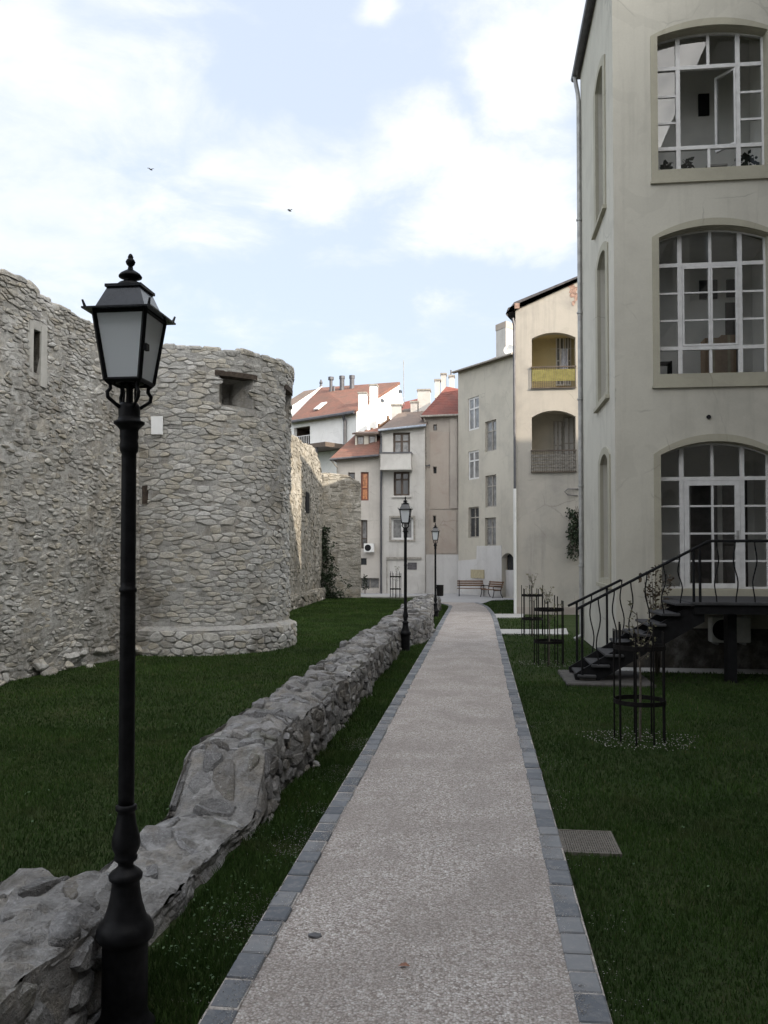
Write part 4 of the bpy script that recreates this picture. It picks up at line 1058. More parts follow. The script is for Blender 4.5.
for yi, y in enumerate((YN, YFAR)):
    b = MB()
    if yi == 0: pts = [(xr0, y, zr0), (xr1, y, RH), (XR, y, RH)]
    else: xe = at_y(621, 580, YFAR).x; pts = [(at_y(568, 606, YFAR).x, y, at_y(568, 606, YFAR).z), (xe, y, at_y(621, 580, YFAR).z)]
    hr = b
    for p, q in zip(pts, pts[1:]):
        hr.tube([p, q], 0.026, 6)
    hr.build('handrail', M['stair'], ST)
    if yi == 0:
        xs = [XB+0.06 + i*0.29 for i in range(int((XL-XB)/0.29)+1)]
        posts = [XB+0.06, XL+0.05, XL+0.16, XL+1.55, XL+2.6]
        for x in posts:
            b = MB(); b.box(x-0.02, x+0.02, y-0.02, y+0.02, tread_z(x), rail_z(x)-0.02); b.build('post', M['stair'], ST)
        for i, x in enumerate(xs[1:] + [XL+0.45+0.33*j for j in range(7)]):
            b = MB(); b.tube(wavy(x, y, tread_z(x), rail_z(x), 0.05, 0 if i % 2 else math.pi), 0.013, 5); b.build('baluster', M['stair'], ST)
    else:
        z_of = lambda x: pts[0][2] + (pts[1][2]-pts[0][2])*(x-pts[0][0])/(pts[1][0]-pts[0][0])
        for i, x in enumerate([XB+0.10 + 0.29*j for j in range(4)]):
            b = MB()
            if i in (0, 2): b.box(x-0.02, x+0.02, y-0.02, y+0.02, tread_z(x), z_of(x)-0.02); b.build('post', M['stair'], ST)
            else: b.tube(wavy(x, y, tread_z(x), z_of(x), 0.05, 0 if i % 2 else math.pi), 0.013, 5); b.build('baluster', M['stair'], ST)
b = MB(); b.cbox(XB-0.25, XB+1.3, YN-0.35, YFAR+0.3, gz-0.1, 0.03, 0.02); b.cbox(XB+0.02, XB+0.30, YN+0.02, YFAR-0.02, 0.031, 0.12, 0.01); b.build('foot_slab', simple('foot_concrete', (0.075,0.07,0.065), 0.9, var=0.3), ST)
# gutter strip of paving in front of the wall
slab('paving_strip', [(X0-0.3, YF-0.75),(WX-0.01, YF-0.75),(WX-0.01, YF-0.09),(X0-0.3, YF-0.09)], -0.1, -0.015)

# ================================================================ tree guards and saplings
M['bark'] = simple('young_bark', (0.10,0.085,0.07), 0.9, var=0.3, scale=30)
M['bud'] = simple('pale_bud', (0.20,0.19,0.12), 0.8, var=0.4, scale=20)
def guard_proto(loc, rad, h, label, group, nr=9):
    rt = empty('tree_guard', loc, label, 'tree guard', group); x, y, z = loc
    for k in range(nr):
        a = 2*math.pi*(k+0.3)/nr; hh = h*(1.0 if k % 2 else 0.93)
        b = MB(); b.tube([(x+rad*math.cos(a), y+rad*math.sin(a), z-0.05), (x+rad*math.cos(a), y+rad*math.sin(a), z+hh)], 0.012, 6); b.build('rod', M['ironrust'], rt)
    for f in (0.34, 0.80):
        b = MB(); b.ring((x, y, z+h*f), rad+0.004, 0.006, 0.028); b.build('ring', M['ironrust'], rt)
    return rt
GL = [((640, 741), 'black rod tree guard around a sapling in front of the staircase, nearest the camera'), ((549, 665), 'black rod tree guard beside the path near the foot of the staircase'),
      ((532.5, 636), 'black rod tree guard right of the path, overlapped by the nearer guard'), ((395.5, 598), 'black rod tree guard far off on the left lawn before the pale balcony house')]
SL = ['bare sapling with a few pale buds inside the nearest tree guard', 'bare sapling inside the tree guard near the stair foot', 'budding sapling inside the farther tree guard on the right of the path', 'thin sapling inside the far tree guard on the left lawn']
g = gnd(*GL[0][0], gz); proto = guard_proto((g.x, g.y, gz), 0.31, 1.48, GL[0][1], 'tree guards around saplings')
locs = [g]
for (uv, lab) in GL[1:]:
    g = gnd(*uv, gz); locs.append(g); c_ = copy_tree(proto); c_.location = (g.x, g.y, gz); c_['label'] = lab; c_.rotation_euler = (0,0,rnd.uniform(0,1))
def sapling(loc, h, seed, label):
    rd = random.Random(seed); x, y, z = loc; rt = empty('sapling', loc, label, 'sapling', 'saplings in tree guards')
    b = MB(); tp = Vector((x+rd.uniform(-.06,.06), y+rd.uniform(-.06,.06), z+h)); mid = Vector((x+rd.uniform(-.04,.04), y, z+h*0.5))
    b.tube([(x,y,z-0.05), mid, tp], [0.018,0.014,0.006], 6); lf = MB()
    for k in range(11):
        t = rd.uniform(0.55, 1.0); p = (mid.lerp(tp, (t-0.5)*2)); a = rd.uniform(0, 6.28); l = rd.uniform(0.15, 0.42)*(1.2-t*0.5)
        q1 = p + Vector((math.cos(a)*l*0.5, math.sin(a)*l*0.5, l*0.35)); q = p + Vector((math.cos(a)*l*0.75, math.sin(a)*l*0.75, l*0.95))
        b.tube([p, q1, q], [0.006,0.005,0.002], 4); leaf_clump(lf, q, .05, .05, .08, 6, 0.05, rd); leaf_clump(lf, q1, .03, .03, .04, 2, 0.04, rd)
    b.build('trunk', M['bark'], rt); lf.build('crown', M['bud'], rt); return rt
for i, g in enumerate(locs): sapling((g.x, g.y, gz), (1.62, 1.55, 1.72, 1.6)[i], 90+i, SL[i])
# climbing shrub by the stair
g = gnd(657, 668, gz); xg, yg = at_y(657, 640, 17.4).x, 17.4
sb = empty('shrub', (xg, yg, gz), 'thin brownish shrub growing beside the staircase against the cream wall', 'shrub')
b = MB(); lf = MB(); rd = random.Random(5)
for k in range(14):
    a = rd.uniform(0, 6.28); tx = xg + rd.uniform(-0.28, 0.30); tz = rd.uniform(1.2, 2.15); p1 = Vector((xg+(tx-xg)*0.5, yg+rd.uniform(-.1,.1), tz*0.55)); p2 = Vector((tx, yg+rd.uniform(-.15,.15), tz))
    b.tube([(xg+rd.uniform(-.05,.05), yg, gz), p1, p2], [0.012,0.009,0.003], 5); leaf_clump(lf, p2, .10, .10, .16, 10, 0.075, rd); leaf_clump(lf, p1.lerp(p2, .5), .10, .10, .14, 7, 0.07, rd)
b.build('stem', M['bark'], sb); M['brownleaf'] = simple('brown_leaf', (0.075,0.055,0.035), 0.8, var=0.4, scale=14); lf.build('foliage', M['brownleaf'], sb)

# ================================================================ drain grate
M['grate'] = simple('galvanised_grate', (0.15,0.135,0.115), 0.7, metal=0.2, var=0.25, scale=30)
q = gnd(552, 826, 0.015), gnd(613, 829, 0.015), gnd(620, 851, 0.015), gnd(556, 849, 0.015)
x0_, x1_, y0_, y1_ = PR+0.005, (q[1].x+q[2].x)/2, (q[2].y+q[3].y)/2, (q[0].y+q[1].y)/2
dg = empty('drain_grate', ((x0_+x1_)/2, (y0_+y1_)/2, 0), 'rusty grey metal grating let into the grass against the right edge of the path', 'grate')
b = MB(); b.box(x0_, x1_, y0_, y0_+0.02, -0.08, -0.006); b.box(x0_, x1_, y1_-0.02, y1_, -0.08, -0.006); b.box(x0_, x0_+0.02, y0_+0.021, y1_-0.021, -0.08, -0.006); b.box(x1_-0.02, x1_, y0_+0.021, y1_-0.021, -0.08, -0.006); b.build('frame', M['grate'], dg)
b = MB(); n = 22
for k in range(n):
    x = x0_+0.02+(x1_-x0_-0.04)*(k+0.5)/n; b.box(x-0.006, x+0.006, y0_+0.02, y1_-0.02, -0.04, -0.009)
for k in range(9):
    y = y0_+(y1_-y0_)*(k+0.5)/9; b.box(x0_+0.02, x1_-0.02, y-0.004, y+0.004, -0.038, -0.012)
b.build('bars', M['grate'], dg)
b = MB(); b.add([(x0_,y0_,-0.045),(x1_,y0_,-0.045),(x1_,y1_,-0.045),(x0_,y1_,-0.045)], [(0,1,2,3)]); b.build('pit', M['plinth'], dg)

# ================================================================ street lamps
M['frost'] = None
m, nt, b = newmat('opal_glass'); b.inputs['Base Color'].default_value = (0.80,0.83,0.86,1); b.inputs['Roughness'].default_value = 0.25
b.inputs['Transmission Weight'].default_value = 0.0; tr = N(nt, 'ShaderNodeBsdfTranslucent'); tr.inputs['Color'].default_value = (0.80,0.84,0.87,1)
mx = N(nt, 'ShaderNodeMixShader'); mx.inputs[0].default_value = 0.25; lk(nt, b.outputs[0], mx.inputs[1]); lk(nt, tr.outputs[0], mx.inputs[2]); lk(nt, mx.outputs[0], nt.nodes['Material Output'].inputs['Surface']); M['frost'] = m
def street_lamp(loc, label):
    rt = empty('street_lamp', loc, label, 'street lamp', 'black lamp posts along the path'); o = Vector(loc)
    zz = lambda y: 2.3 + (556-y)/206.3*(1.03 if y < 560 else 1.0)
    b = MB(); pr = [(0.145,-0.05),(0.145,0.035),(0.132,0.05),(0.118,0.07),(0.109,0.10),(0.1088,0.125),(0.1081,zz(951)),(0.108,zz(944)),(0.114,zz(940)),(0.133,zz(937)),(0.138,zz(932)),(0.134,zz(927)),(0.122,zz(922)),(0.104,zz(919)),(0.096,zz(914)),(0.080,zz(903)),(0.071,zz(893)),(0.067,zz(886)),(0.066,zz(881)),(0.079,zz(879)),(0.081,zz(875)),(0.070,zz(872)),(0.050,zz(869)),(0.036,zz(866)),(0.038,zz(863)),(0.055,zz(860)),(0.056,zz(857)),(0.050,zz(855)),(0.064,zz(849)),(0.069,zz(844)),(0.064,zz(836)),(0.050,zz(826)),(0.042,zz(815)),(0.040,zz(812)),(0.051,zz(810.5)),(0.051,zz(806.5)),(0.039,zz(805))]
    b.lathe(pr, o, 28); b.build('base', M['iron'], rt, True)
    b = MB(); b.lathe([(0.0385,zz(805)),(0.0384,zz(798)),(0.0377,zz(598)),(0.0375,zz(592)),(0.043,zz(591)),(0.043,zz(588)),(0.037,zz(587)),(0.0369,zz(581)),(0.0357,zz(461)),(0.0355,zz(454)),(0.044,zz(451)),(0.046,zz(446)),(0.042,zz(441)),(0.046,zz(437)),(0.044,zz(432)),(0.046,zz(430)),(0.058,zz(427)),(0.074,zz(424.5)),(0.075,zz(422.5)),(0.056,zz(421)),(0.052,zz(417)),(0.053,zz(410)),(0.049,zz(406)),(0.042,zz(404))], o, 24); b.build('pole', M['iron'], rt, True)
    zb, zt = zz(383), zz(318)                          # lantern bottom and eave
    hb, ht = 0.086, 0.128
    for k in range(4):
        a = math.pi/4 + k*math.pi/2; ca, sa = math.cos(a), math.sin(a)
        prof = [(0.046,zz(409)),(0.075,zz(405)),(0.108,zz(400)),(0.112,zz(395)),(0.096,zz(391)),(0.098,zz(387)),(0.118,zz(383.5)),(0.119,zb+0.004)]
        b = MB(); b.tube([(o.x+r_*ca, o.y+r_*sa, o.z+z) for r_, z in prof], 0.0095, 6); b.build('bracket', M['iron'], rt, True)
    b = MB(); b.tube([(o.x, o.y, o.z+zz(405)), (o.x, o.y, o.z+zb)], 0.012, 8)
    for k in range(4):
        a = k*math.pi/2; b.tube([(o.x+0.03*math.cos(a), o.y+0.03*math.sin(a), o.z+zz(404)), (o.x+0.028*math.cos(a), o.y+0.028*math.sin(a), o.z+zz(392)), (o.x+0.04*math.cos(a), o.y+0.04*math.sin(a), o.z+zb)], 0.006, 5)
    b.build('conduit', M['iron'], rt)
    b = MB(); c = [(-1,-1),(1,-1),(1,1),(-1,1)]; f = 0.013
    def bar(p, q, w=f): b.tube([p, q], w, 4)
    B_ = [Vector((o.x+x*hb, o.y+y*hb, o.z+zb)) for x, y in c]; T_ = [Vector((o.x+x*ht, o.y+y*ht, o.z+zt)) for x, y in c]
    for k in range(4):
        bar(B_[k], T_[k]); bar(B_[k], B_[(k+1)%4], 0.012); bar(T_[k], T_[(k+1)%4], 0.010)
    b.ring((o.x, o.y, o.z+zb-0.002), 0.06, 0.008, 0.005); bar((B_[0]+B_[3])/2, (B_[1]+B_[2])/2, 0.008); bar((B_[0]+B_[1])/2, (B_[2]+B_[3])/2, 0.008)
    mid = B_[1].lerp(T_[1], 0.45); b.box(mid.x+0.008, mid.x+0.026, mid.y-0.006, mid.y+0.03, mid.z-0.012, mid.z+0.02)
    b.build('lantern_frame', M['iron'], rt)
    for k in range(4):
        i_, j_ = k, (k+1)%4; q = [B_[i_], B_[j_], T_[j_], T_[i_]]; ctr = sum(q, Vector())/4
        q = [p.lerp(ctr, 0.02) for p in q]; nrm = (q[1]-q[0]).cross(q[3]-q[0]).normalized()
        b = MB(); b.prism(q, -nrm*0.004); b.build('pane', M['frost'], rt)
    # eave plate, hipped roof, cap
    b = MB(); e = 0.172; c1 = [(o.x+x*e, o.y+y*e, o.z+zt+0.004) for x, y in c]
    b.prism(c1, (0,0,0.008)); 
    r1 = 0.128; r2 = 0.082; za, zc = zt+0.014, zz(292)
    lo = [(o.x+x*r1, o.y+y*r1, o.z+za) for x, y in c]; hi = [(o.x+x*r2, o.y+y*r2, o.z+zc) for x, y in c]
    b.add(lo+hi, [(0,1,5,4),(1,2,6,5),(2,3,7,6),(3,0,4,7),(4,5,6,7)])
    b.prism([(o.x+x*0.092, o.y+y*0.092, o.z+zc) for x, y in c], (0,0,0.014))
    for x, y in c: b.tube([(o.x+x*0.158, o.y+y*0.158, o.z+zt+0.01), (o.x+x*0.168, o.y+y*0.168, o.z+zt+0.045)], [0.008,0.005], 5)
    b.build('lantern_roof', M['roofblk'], rt)
    b = MB(); z0 = zc+0.013
    b.lathe([(0.074,z0),(0.070,z0+0.012),(0.055,z0+0.026),(0.036,z0+0.034),(0.030,z0+0.042),(0.036,z0+0.048),(0.056,z0+0.056),(0.057,z0+0.062),(0.048,z0+0.074),(0.030,z0+0.086),(0.014,z0+0.096),(0.011,z0+0.112),(0.020,z0+0.122),(0.024,z0+0.134),(0.018,z0+0.146),(0.012,z0+0.150),(0.014,z0+0.158),(0.008,z0+0.172),(0.002,z0+0.176)], o, 20); b.build('finial', M['iron'], rt, True)
    return rt
M['roofblk'] = simple('black_sheet', (0.022,0.024,0.03), 0.22, var=0.3, scale=14, spec=0.6, bs=0.06)
dl = Vector((ray(125, 900).x, ray(125, 900).y, 0)); 
kk = 4.12; q = gnd(124.5, 1030, 0.0)
lamp1 = street_lamp((q.x, q.y, 0.0 - 0.005), 'black lamp post with a square glazed lantern, nearest the camera at the left')
q2 = gnd(405.5, 651, 0.0); q3 = gnd(435.5, 617, 0.0)
l2 = copy_tree(lamp1); l2.location = (q2.x, q2.y, -0.06); l2['label'] = 'black lamp post beside the ruined wall, the middle of the three along the path'
l3 = copy_tree(lamp1); l3.location = (q3.x, q3.y, -0.26); l3['label'] = 'black lamp post with a litter bin behind it, farthest along the path'
# litter bin
bz = at_y(439, 596, q3.y+0.02).z
lb = empty('litter_bin', (q3.x+0.15, q3.y, bz), 'small black litter bin hanging on the far lamp post', 'bin')
b = MB(); b.lathe([(0.10,0),(0.125,0.02),(0.135,0.40),(0.14,0.42),(0.12,0.42),(0.115,0.06)], (q3.x+0.175, q3.y, bz), 14); b.build('body', M['ironrust'], lb)
b = MB(); b.box(q3.x+0.0, q3.x+0.06, q3.y-0.03, q3.y+0.03, bz+0.28, bz+0.34); b.build('bracket', M['iron'], lb)
# ================================================================ houses at the end of the path
def poly_face(F_, pts): return [F_.sz(u, v) for u, v in pts]
def window(F_, parent, r, fr, gl, cols=2, rows=(0.62,), d=-0.13, fw=0.06, name='window', sill=None, arch=False):
    a0, z0, a1, z1 = r; mb = MB()
    wall_panel(mb, F_, rect_pts((a0+.002, z0+.002, a1-.002, z1-.002)), [rect_pts((a0+fw, z0+fw, a1-fw, z1-fw))], 0.06, 0, d)
    for c in range(1, cols): x = a0+(a1-a0)*c/cols; mb.fbox(F_, x-fw*0.6, z0+fw, x+fw*0.6, z1-fw, d-0.05, d+0.004)
    for q in rows: z = z0+(z1-z0)*q; mb.fbox(F_, a0+fw, z-fw*0.4, a1-fw, z+fw*0.4, d-0.048, d+0.002)
    o = mb.build(name, fr, parent)
    mb = MB(); mb.fbox(F_, a0+.01, z0+.01, a1-.01, z1-.01, d-0.05, d-0.035); mb.build('pane', gl, o)
    if sill is not None:
        mb = MB(); mb.fbox(F_, a0-0.1, z0-0.12, a1+0.1, z0-0.01, -0.05, 0.12); mb.build('sill', sill, o)
    return o
def body(F_, top, holes, m, parent, depth=9.0, name='wall', thick=0.3, base=-0.1, dirb=None):
    """front panel with openings plus sides and back"""
    mb = MB(); out = [(0, base), (F_.L, base)] + top[::-1]
    wall_panel(mb, F_, out, holes, thick)
    nb = -F_.n if dirb is None else dirb
    pl = [F_.P(0.002, base, -thick), F_.P(0.002, top[0][1], -thick)]; pr_ = [F_.P(F_.L-0.002, base, -thick), F_.P(F_.L-0.002, top[-1][1], -thick)]
    off = nb*depth
    mb.add([pl[0], pl[0]+off, pl[1]+off, pl[1]], [(0,1,2,3)]); mb.add([pr_[0], pr_[1], pr_[1]+off, pr_[0]+off], [(0,1,2,3)]); mb.add([pl[0]+off, pr_[0]+off, pr_[1]+off, pl[1]+off], [(0,1,2,3)])
    return mb.build(name, m, parent)
def chimney(parent, u0, v0, u1, v1, Y, m=None, cap=None, name='chimney', dep=0.6, rot=0.0):
    p = at_y(u0, v0, Y); q = at_y(u1, v1, Y); b = MB(); m = m or M['palew']
    b.box(p.x, q.x, Y, Y+dep, q.z, p.z-0.12); o = b.build(name, m, parent)
    b = MB(); b.box(p.x-0.05, q.x+0.05, Y-0.05, Y+dep+0.05, p.z-0.118, p.z); b.build('cap', cap or M['greyfr'], o); return o
def pipe(parent, pts, r, m, name='downpipe'):
    b = MB(); b.tube(pts, r, 6); return b.build(name, m, parent)
def quadpart(name, pts, th, m, parent):
    b = MB(); n = (Vector(pts[1])-Vector(pts[0])).cross(Vector(pts[2])-Vector(pts[1])).normalized()
    b.prism(pts, -n*th); return b.build(name, m, parent)

YR = 52.0
# ---- (e) tall cream house, its front turning slightly towards us on the right
eA, eB = at_y(458.5, 556, 52), at_y(517, 556, 46.6)
FE = Face((eA.x, eA.y), (eB.x, eB.y))
E = empty('cream_house', (eA.x, eA.y, 0), 'tall cream house with six small windows facing the end of the path', 'house')
topE = [(0.0, FE.sz(458.5, 371)[1]), (FE.L, FE.sz(516.5, 353)[1])]
wl = [(468,399,479,428.5,'white'), (468,452,479,478.5,'white'), (468.3,507.5,479,537.5,'greyfr'), (485,422,496.3,450,'greyfr'), (485.3,476,496.3,506.5,'greyfr'), (485,518,496,545.8,'greyfr')]
rs = [FE.rect(*q[:4]) for q in wl]
a0, z0, a1, z1 = FE.rect(502, 553, 513.5, 596)
door_r = (a0, 0.02, a1, z1-0.25)
body(FE, topE, [rect_pts(r) for r in rs] + [arch_pts(door_r[0], 0.02, door_r[2], door_r[3], 0.25, 6)], M['cream'], E, depth=11)
for r, q in zip(rs, wl): window(FE, E, r, M['white' if q[4] == 'white' else 'greyfr'], M['dglass'] if q[1] > 500 and q[0] < 480 else M['gglass'], 2, (0.66,), d=-0.06 if q[4]=='white' else -0.12, fw=0.11 if q[4] == 'white' else 0.075)
b = MB(); b.fbox(FE, door_r[0], 0.02, door_r[2], door_r[3]-0.7, -0.6, -0.24); b.build('door', M['creamlow'], E)
b = MB(); b.fbox(FE, door_r[0]+0.0, door_r[3]-0.69, door_r[2], door_r[3]+0.3, -0.62, -0.35); b.build('fanlight', M['dglass'], E)
zl = FE.sz(470, 549)[1]; b = MB(); zr_ = FE.sz(500, 545.5)[1]
b.prism([FE.P(0.0, -0.1, 0), FE.P(door_r[0]-0.01, -0.1, 0), FE.P(door_r[0]-0.01, zr_, 0), FE.P(2.2, zr_, 0), FE.P(2.15, zl-0.6, 0), FE.P(0.0, zl-0.7, 0)], FE.n*0.035); b.build('dado', M['creamlow'], E)
T0, T1 = FE.P(-0.15, topE[0][1]-0.03, 0.3), FE.P(FE.L+0.1, topE[1][1]-0.03, 0.3)
rdg = FE.P(FE.L+0.1, topE[1][1]+2.6, -5.0); rdl = FE.P(1.0, topE[0][1]+1.7, -5.0)
quadpart('roof', [T0, T1, rdg, rdl], 0.14, M['browntile'], E)
quadpart('roof', [T0+Vector((0,0,0.0)), rdl, FE.P(-0.15, topE[0][1], -9)], 0.1, M['browntile'], E)
b = MB(); b.tube([T0+FE.n*0.05+Vector((0,0,-0.05)), T1+FE.n*0.05+Vector((0,0,-0.05))], 0.06, 6); b.build('gutter', M['greyfr'], E)
p = at_y(496, 325, 49); q = at_y(505.5, 356, 49); q2 = at_y(515, 350, 48.2)
b = MB(); b.prism([(p.x,49,q.z-1.2),(q.x,48.2,q.z-1.2),(q2.x+0.05,49.0,q.z-1.2),(p.x+0.55,49.8,q.z-1.2)], (0,0,p.z-q.z+0.85)); o = b.build('chimney', M['palew'], E)
b = MB(); b.prism([(p.x-0.03,49,p.z-0.349),(q.x,48.17,p.z-0.349),(q2.x+0.08,49.0,p.z-0.349),(p.x+0.55,49.83,p.z-0.349)], (0,0,0.35)); b.build('cap', M['greyp'], o)
# board fixed to the wall above the bench
a0, z0, a1, z1 = FE.rect(472, 569.5, 485, 578.5); b = MB(); b.fbox(FE, a0, z0, a1, z1, 0.036, 0.10)
tag(b.build('wall_board', M['plate']), 'plain ochre board fixed to the cream house wall above the bench', 'board')
# satellite dish on the roof
c = at_y(508.8, 349.5, 47.6); ds = empty('satellite_dish', (c.x, c.y, c.z-0.5), 'pale round satellite dish in front of the wide chimney on the cream house roof', 'satellite dish')
b = MB(); dn = Vector((-0.35,-0.9,0.25)).normalized(); ua = dn.cross(Zv).normalized(); va = ua.cross(dn); vs = [c - dn*0.08]; fs = []
for k in range(3):
    for i in range(16):
        a = 2*math.pi*i/16; rr = 0.30*(k+1)/3; vs.append(c + (ua*math.cos(a)+va*math.sin(a))*rr - dn*0.08*(1-((k+1)/3)**2))
for i in range(16): fs.append((0, 1+i, 1+(i+1)%16))
for k in range(2):
    for i in range(16): fs.append((1+k*16+i, 1+k*16+16+i, 1+k*16+16+(i+1)%16, 1+k*16+(i+1)%16))
b.add(vs, fs); b.build('dish', M['whitew'], ds, True)
b = MB(); b.tube([c-dn*0.09, c-dn*0.25, c-dn*0.25-Vector((0,0,0.75))], 0.025, 5); b.tube([c-dn*0.05-va*0.25, c+dn*0.28], 0.012, 4); b.build('mast', M['zinc'], ds)

# ---- (d) narrow grey house under a red hip roof
dA, dB = at_y(425.5, 556, YR+0.6), at_y(459.5, 556, YR+0.6)
FD = Face((dA.x, dA.y), (dB.x, dB.y)); Dh = empty('grey_house', (dA.x, dA.y, 0), 'narrow grey house with a red hipped roof and patched walls', 'house')
topD = [(0, FD.sz(430, 416)[1]), (FD.L, FD.sz(450, 416)[1])]
tiny = [FD.rect(433.3,424.5,437,430.5), FD.rect(433.3,467,436.6,473.5), FD.rect(433.2,516,435.8,522.5)]
body(FD, topD, [rect_pts(r) for r in tiny], M['greyw'], Dh, depth=9)
for r in tiny: window(FD, Dh, r, M['brownfr'], M['dglass'], 1, (), -0.16, 0.04)
for (u0,v0,u1,v1) in ((429.5,511,456.5,553.5), (430,432,449,509)):
    a0,z0,a1,z1 = FD.rect(u0,v0,u1,v1); b = MB(); b.fbox(FD, a0, z0, a1, z1, 0.0, 0.05); 
    if v0 == 432:
        b = MB(); aa = a0
        wall_panel(b, FD, rect_pts((a0,z0,a1,z1)), [rect_pts((tiny[1][0]-.03, tiny[1][1]-.03, tiny[1][2]+.03, tiny[1][3]+.03))], 0.05, 0, 0.05)
    else:
        b = MB(); wall_panel(b, FD, rect_pts((a0,z0,a1,z1)), [rect_pts((tiny[2][0]-.03, tiny[2][1]-.03, tiny[2][2]+.03, tiny[2][3]+.03))], 0.05, 0, 0.055)
    b.build('render_patch', M['greyp'], Dh)
b = MB(); a0,z0,a1,z1 = FD.rect(450,420,457.5,508.5); b.fbox(FD, a0, z0, a1, topD[0][1]-0.02, 0.001, 0.12); b.build('pilaster', M['greyw'], Dh)
b = MB(); z1 = FD.sz(440, 554.5)[1]; b.fbox(FD, 0.02, -0.1, FD.L-0.02, z1, 0.0, 0.10); b.build('dado', M['creamlow'], Dh)
# hipped roof
zc = topD[0][1]; ap = at_y(446.5, 386.5, YR+2.6); ap2 = at_y(460, 389, YR+2.8)
el, er = FD.P(-0.28, zc-0.03, 0.35), FD.P(FD.L+0.02, zc+0.02, 0.35); bl = FD.P(-0.28, zc-0.03, -8)
rf = MB(); rf.add([el, er, ap2, ap, bl, (ap.x, ap.y+5, ap.z), (ap2.x, ap2.y+5, ap2.z), FD.P(FD.L+.02, zc, -8)], [(0,1,2,3),(0,3,5,4),(3,2,6,5),(0,4,7,1)]); rf.build('roof', M['redtile'], Dh)
b = MB(); b.tube([el+Vector((0,-0.05,-0.05)), er+Vector((0,-0.05,-0.05))], 0.07, 6); b.build('gutter', M['greyfr'], Dh)
for q in ((434.8,379,440,398), (441,373,446,392), (449,375,454.2,392)): chimney(Dh, *q, YR+5.5)
b = MB(); p = at_y(451,370,YR+5.8); b.tube([p, at_y(451,376,YR+5.8)], 0.05, 5); b.build('flue', M['darkzinc'], Dh)
xp_ = FD.P(-0.05, 0, 0.16); pipe(Dh, [(el.x+0.2, el.y, el.z-0.1), (xp_.x+0.1, xp_.y, zc-0.6), (xp_.x+0.1, xp_.y, FD.sz(425,466)[1])], 0.05, M['greyfr'])
pipe(Dh, [(xp_.x+0.35, xp_.y, FD.sz(425,465.5)[1]), (xp_.x-0.02, xp_.y-0.02, FD.sz(425,466.5)[1]), (xp_.x-0.02, xp_.y-0.02, 0.0)], 0.06, M['darkzinc'])

# ---- (c) white house with the balcony
cA, cB = at_y(380.5, 556, YR), at_y(425, 556, YR); FC = Face((cA.x, cA.y), (cB.x, cB.y))
Ch = empty('balcony_house', (cA.x, cA.y, 0), 'pale narrow house with a solid balcony and dark windows left of the grey house', 'house')
topC = [(0, FC.sz(381, 430.5)[1]), (FC.L, FC.sz(424, 425.5)[1])]
rc = [FC.rect(393,432.5,410,454), FC.rect(393.5,471.5,409.6,495.5), FC.rect(391.2,518,413.2,539.5)]
body(FC, topC, [rect_pts(r) for r in rc], M['palew'], Ch, depth=8)
window(FC, Ch, rc[0], M['brownfr'], M['gglass'], 2, (0.60,), -0.2, 0.12, 'balcony_door'); window(FC, Ch, rc[1], M['brownfr'], M['dglass'], 2, (0.68,), -0.3, 0.12, sill=M['palew'])
w3 = window(FC, Ch, rc[2], M['white'], M['gglass'], 2, (), -0.15, 0.12)
mb = MB(); a0,z0,a1,z1 = rc[2]; wall_panel(mb, FC, rect_pts((a0-.13,z0-.13,a1+.13,z1+.13)), [rect_pts((a0-.02,z0-.02,a1+.02,z1+.02))], 0.06, 0, 0.05); mb.build('surround', M['greyfr'], w3)
a0,z0,a1,z1 = FC.rect(381.8,454.5,412.5,471); b = MB()
b.fbox(FC, a0, z0, a1, z0+0.16, 0.0, 0.95); b.fbox(FC, a0+.02, z0+0.16, a1-.02, z1-0.05, 0.83, 0.93); b.fbox(FC, a0+.02, z0+0.16, a0+.12, z1-0.05, 0.0, 0.829); b.fbox(FC, a1-.12, z0+0.16, a1-.02, z1-0.05, 0.0, 0.829); bal = b.build('balcony', M['palew'], Ch)
b = MB(); b.fbox(FC, a0-.02, z1-0.05, a1+.02, z1+0.03, 0.80, 0.97); b.fbox(FC, a0-.02, z1-0.05, a0+.14, z1+0.03, 0.0, 0.80); b.fbox(FC, a1-.14, z1-0.05, a1+.02, z1+0.03, 0.0, 0.80); b.build('coping', M['darkzinc'], bal)
a0,z0,a1,z1 = FC.rect(386.5,557.5,421.5,559.5); b = MB(); b.fbox(FC, a0, z0, a1, z1+0.03, 0, 0.09); b.build('ledge', M['greyfr'], Ch)
a0,z0,a1,z1 = FC.rect(407.5,562.5,416.8,569.5); b = MB(); b.fbox(FC, a0, z0, a1, z1, 0, 0.04); b.build('vent', M['slate'], Ch)
a0,z0,a1,z1 = FC.rect(386.5,560,387.2,592); b = MB(); b.fbox(FC, a0, 0.02, a1, z1, 0, 0.05); b.build('panel_edge', M['greyfr'], Ch)
cl, cr = FC.P(-0.1, topC[0][1]+0.0, 0.35), FC.P(FC.L+0.1, topC[1][1]+0.0, 0.35)
rl, rr_ = at_y(404, 409, YR+6), at_y(436, 406, YR+6)
quadpart('roof', [cl, cr, rr_, rl], 0.12, M['browntile'], Ch)
quadpart('roof', [cl, rl, FC.P(-1.0, topC[0][1], -7)], 0.1, M['browntile'], Ch)
b = MB(); b.tube([cl+Vector((0,-.06,-.05)), cr+Vector((0,-.06,-.05))], 0.075, 6); b.build('gutter', simple('blue_grey_gutter', (0.30,0.34,0.40), 0.45, metal=0.2), Ch)
pipe(Ch, [FC.P(0.03, topC[0][1]-0.1, 0.3), FC.P(0.06, topC[0][1]-0.5, 0.09), FC.P(0.06, 0.0, 0.09)], 0.06, M['darkzinc'])
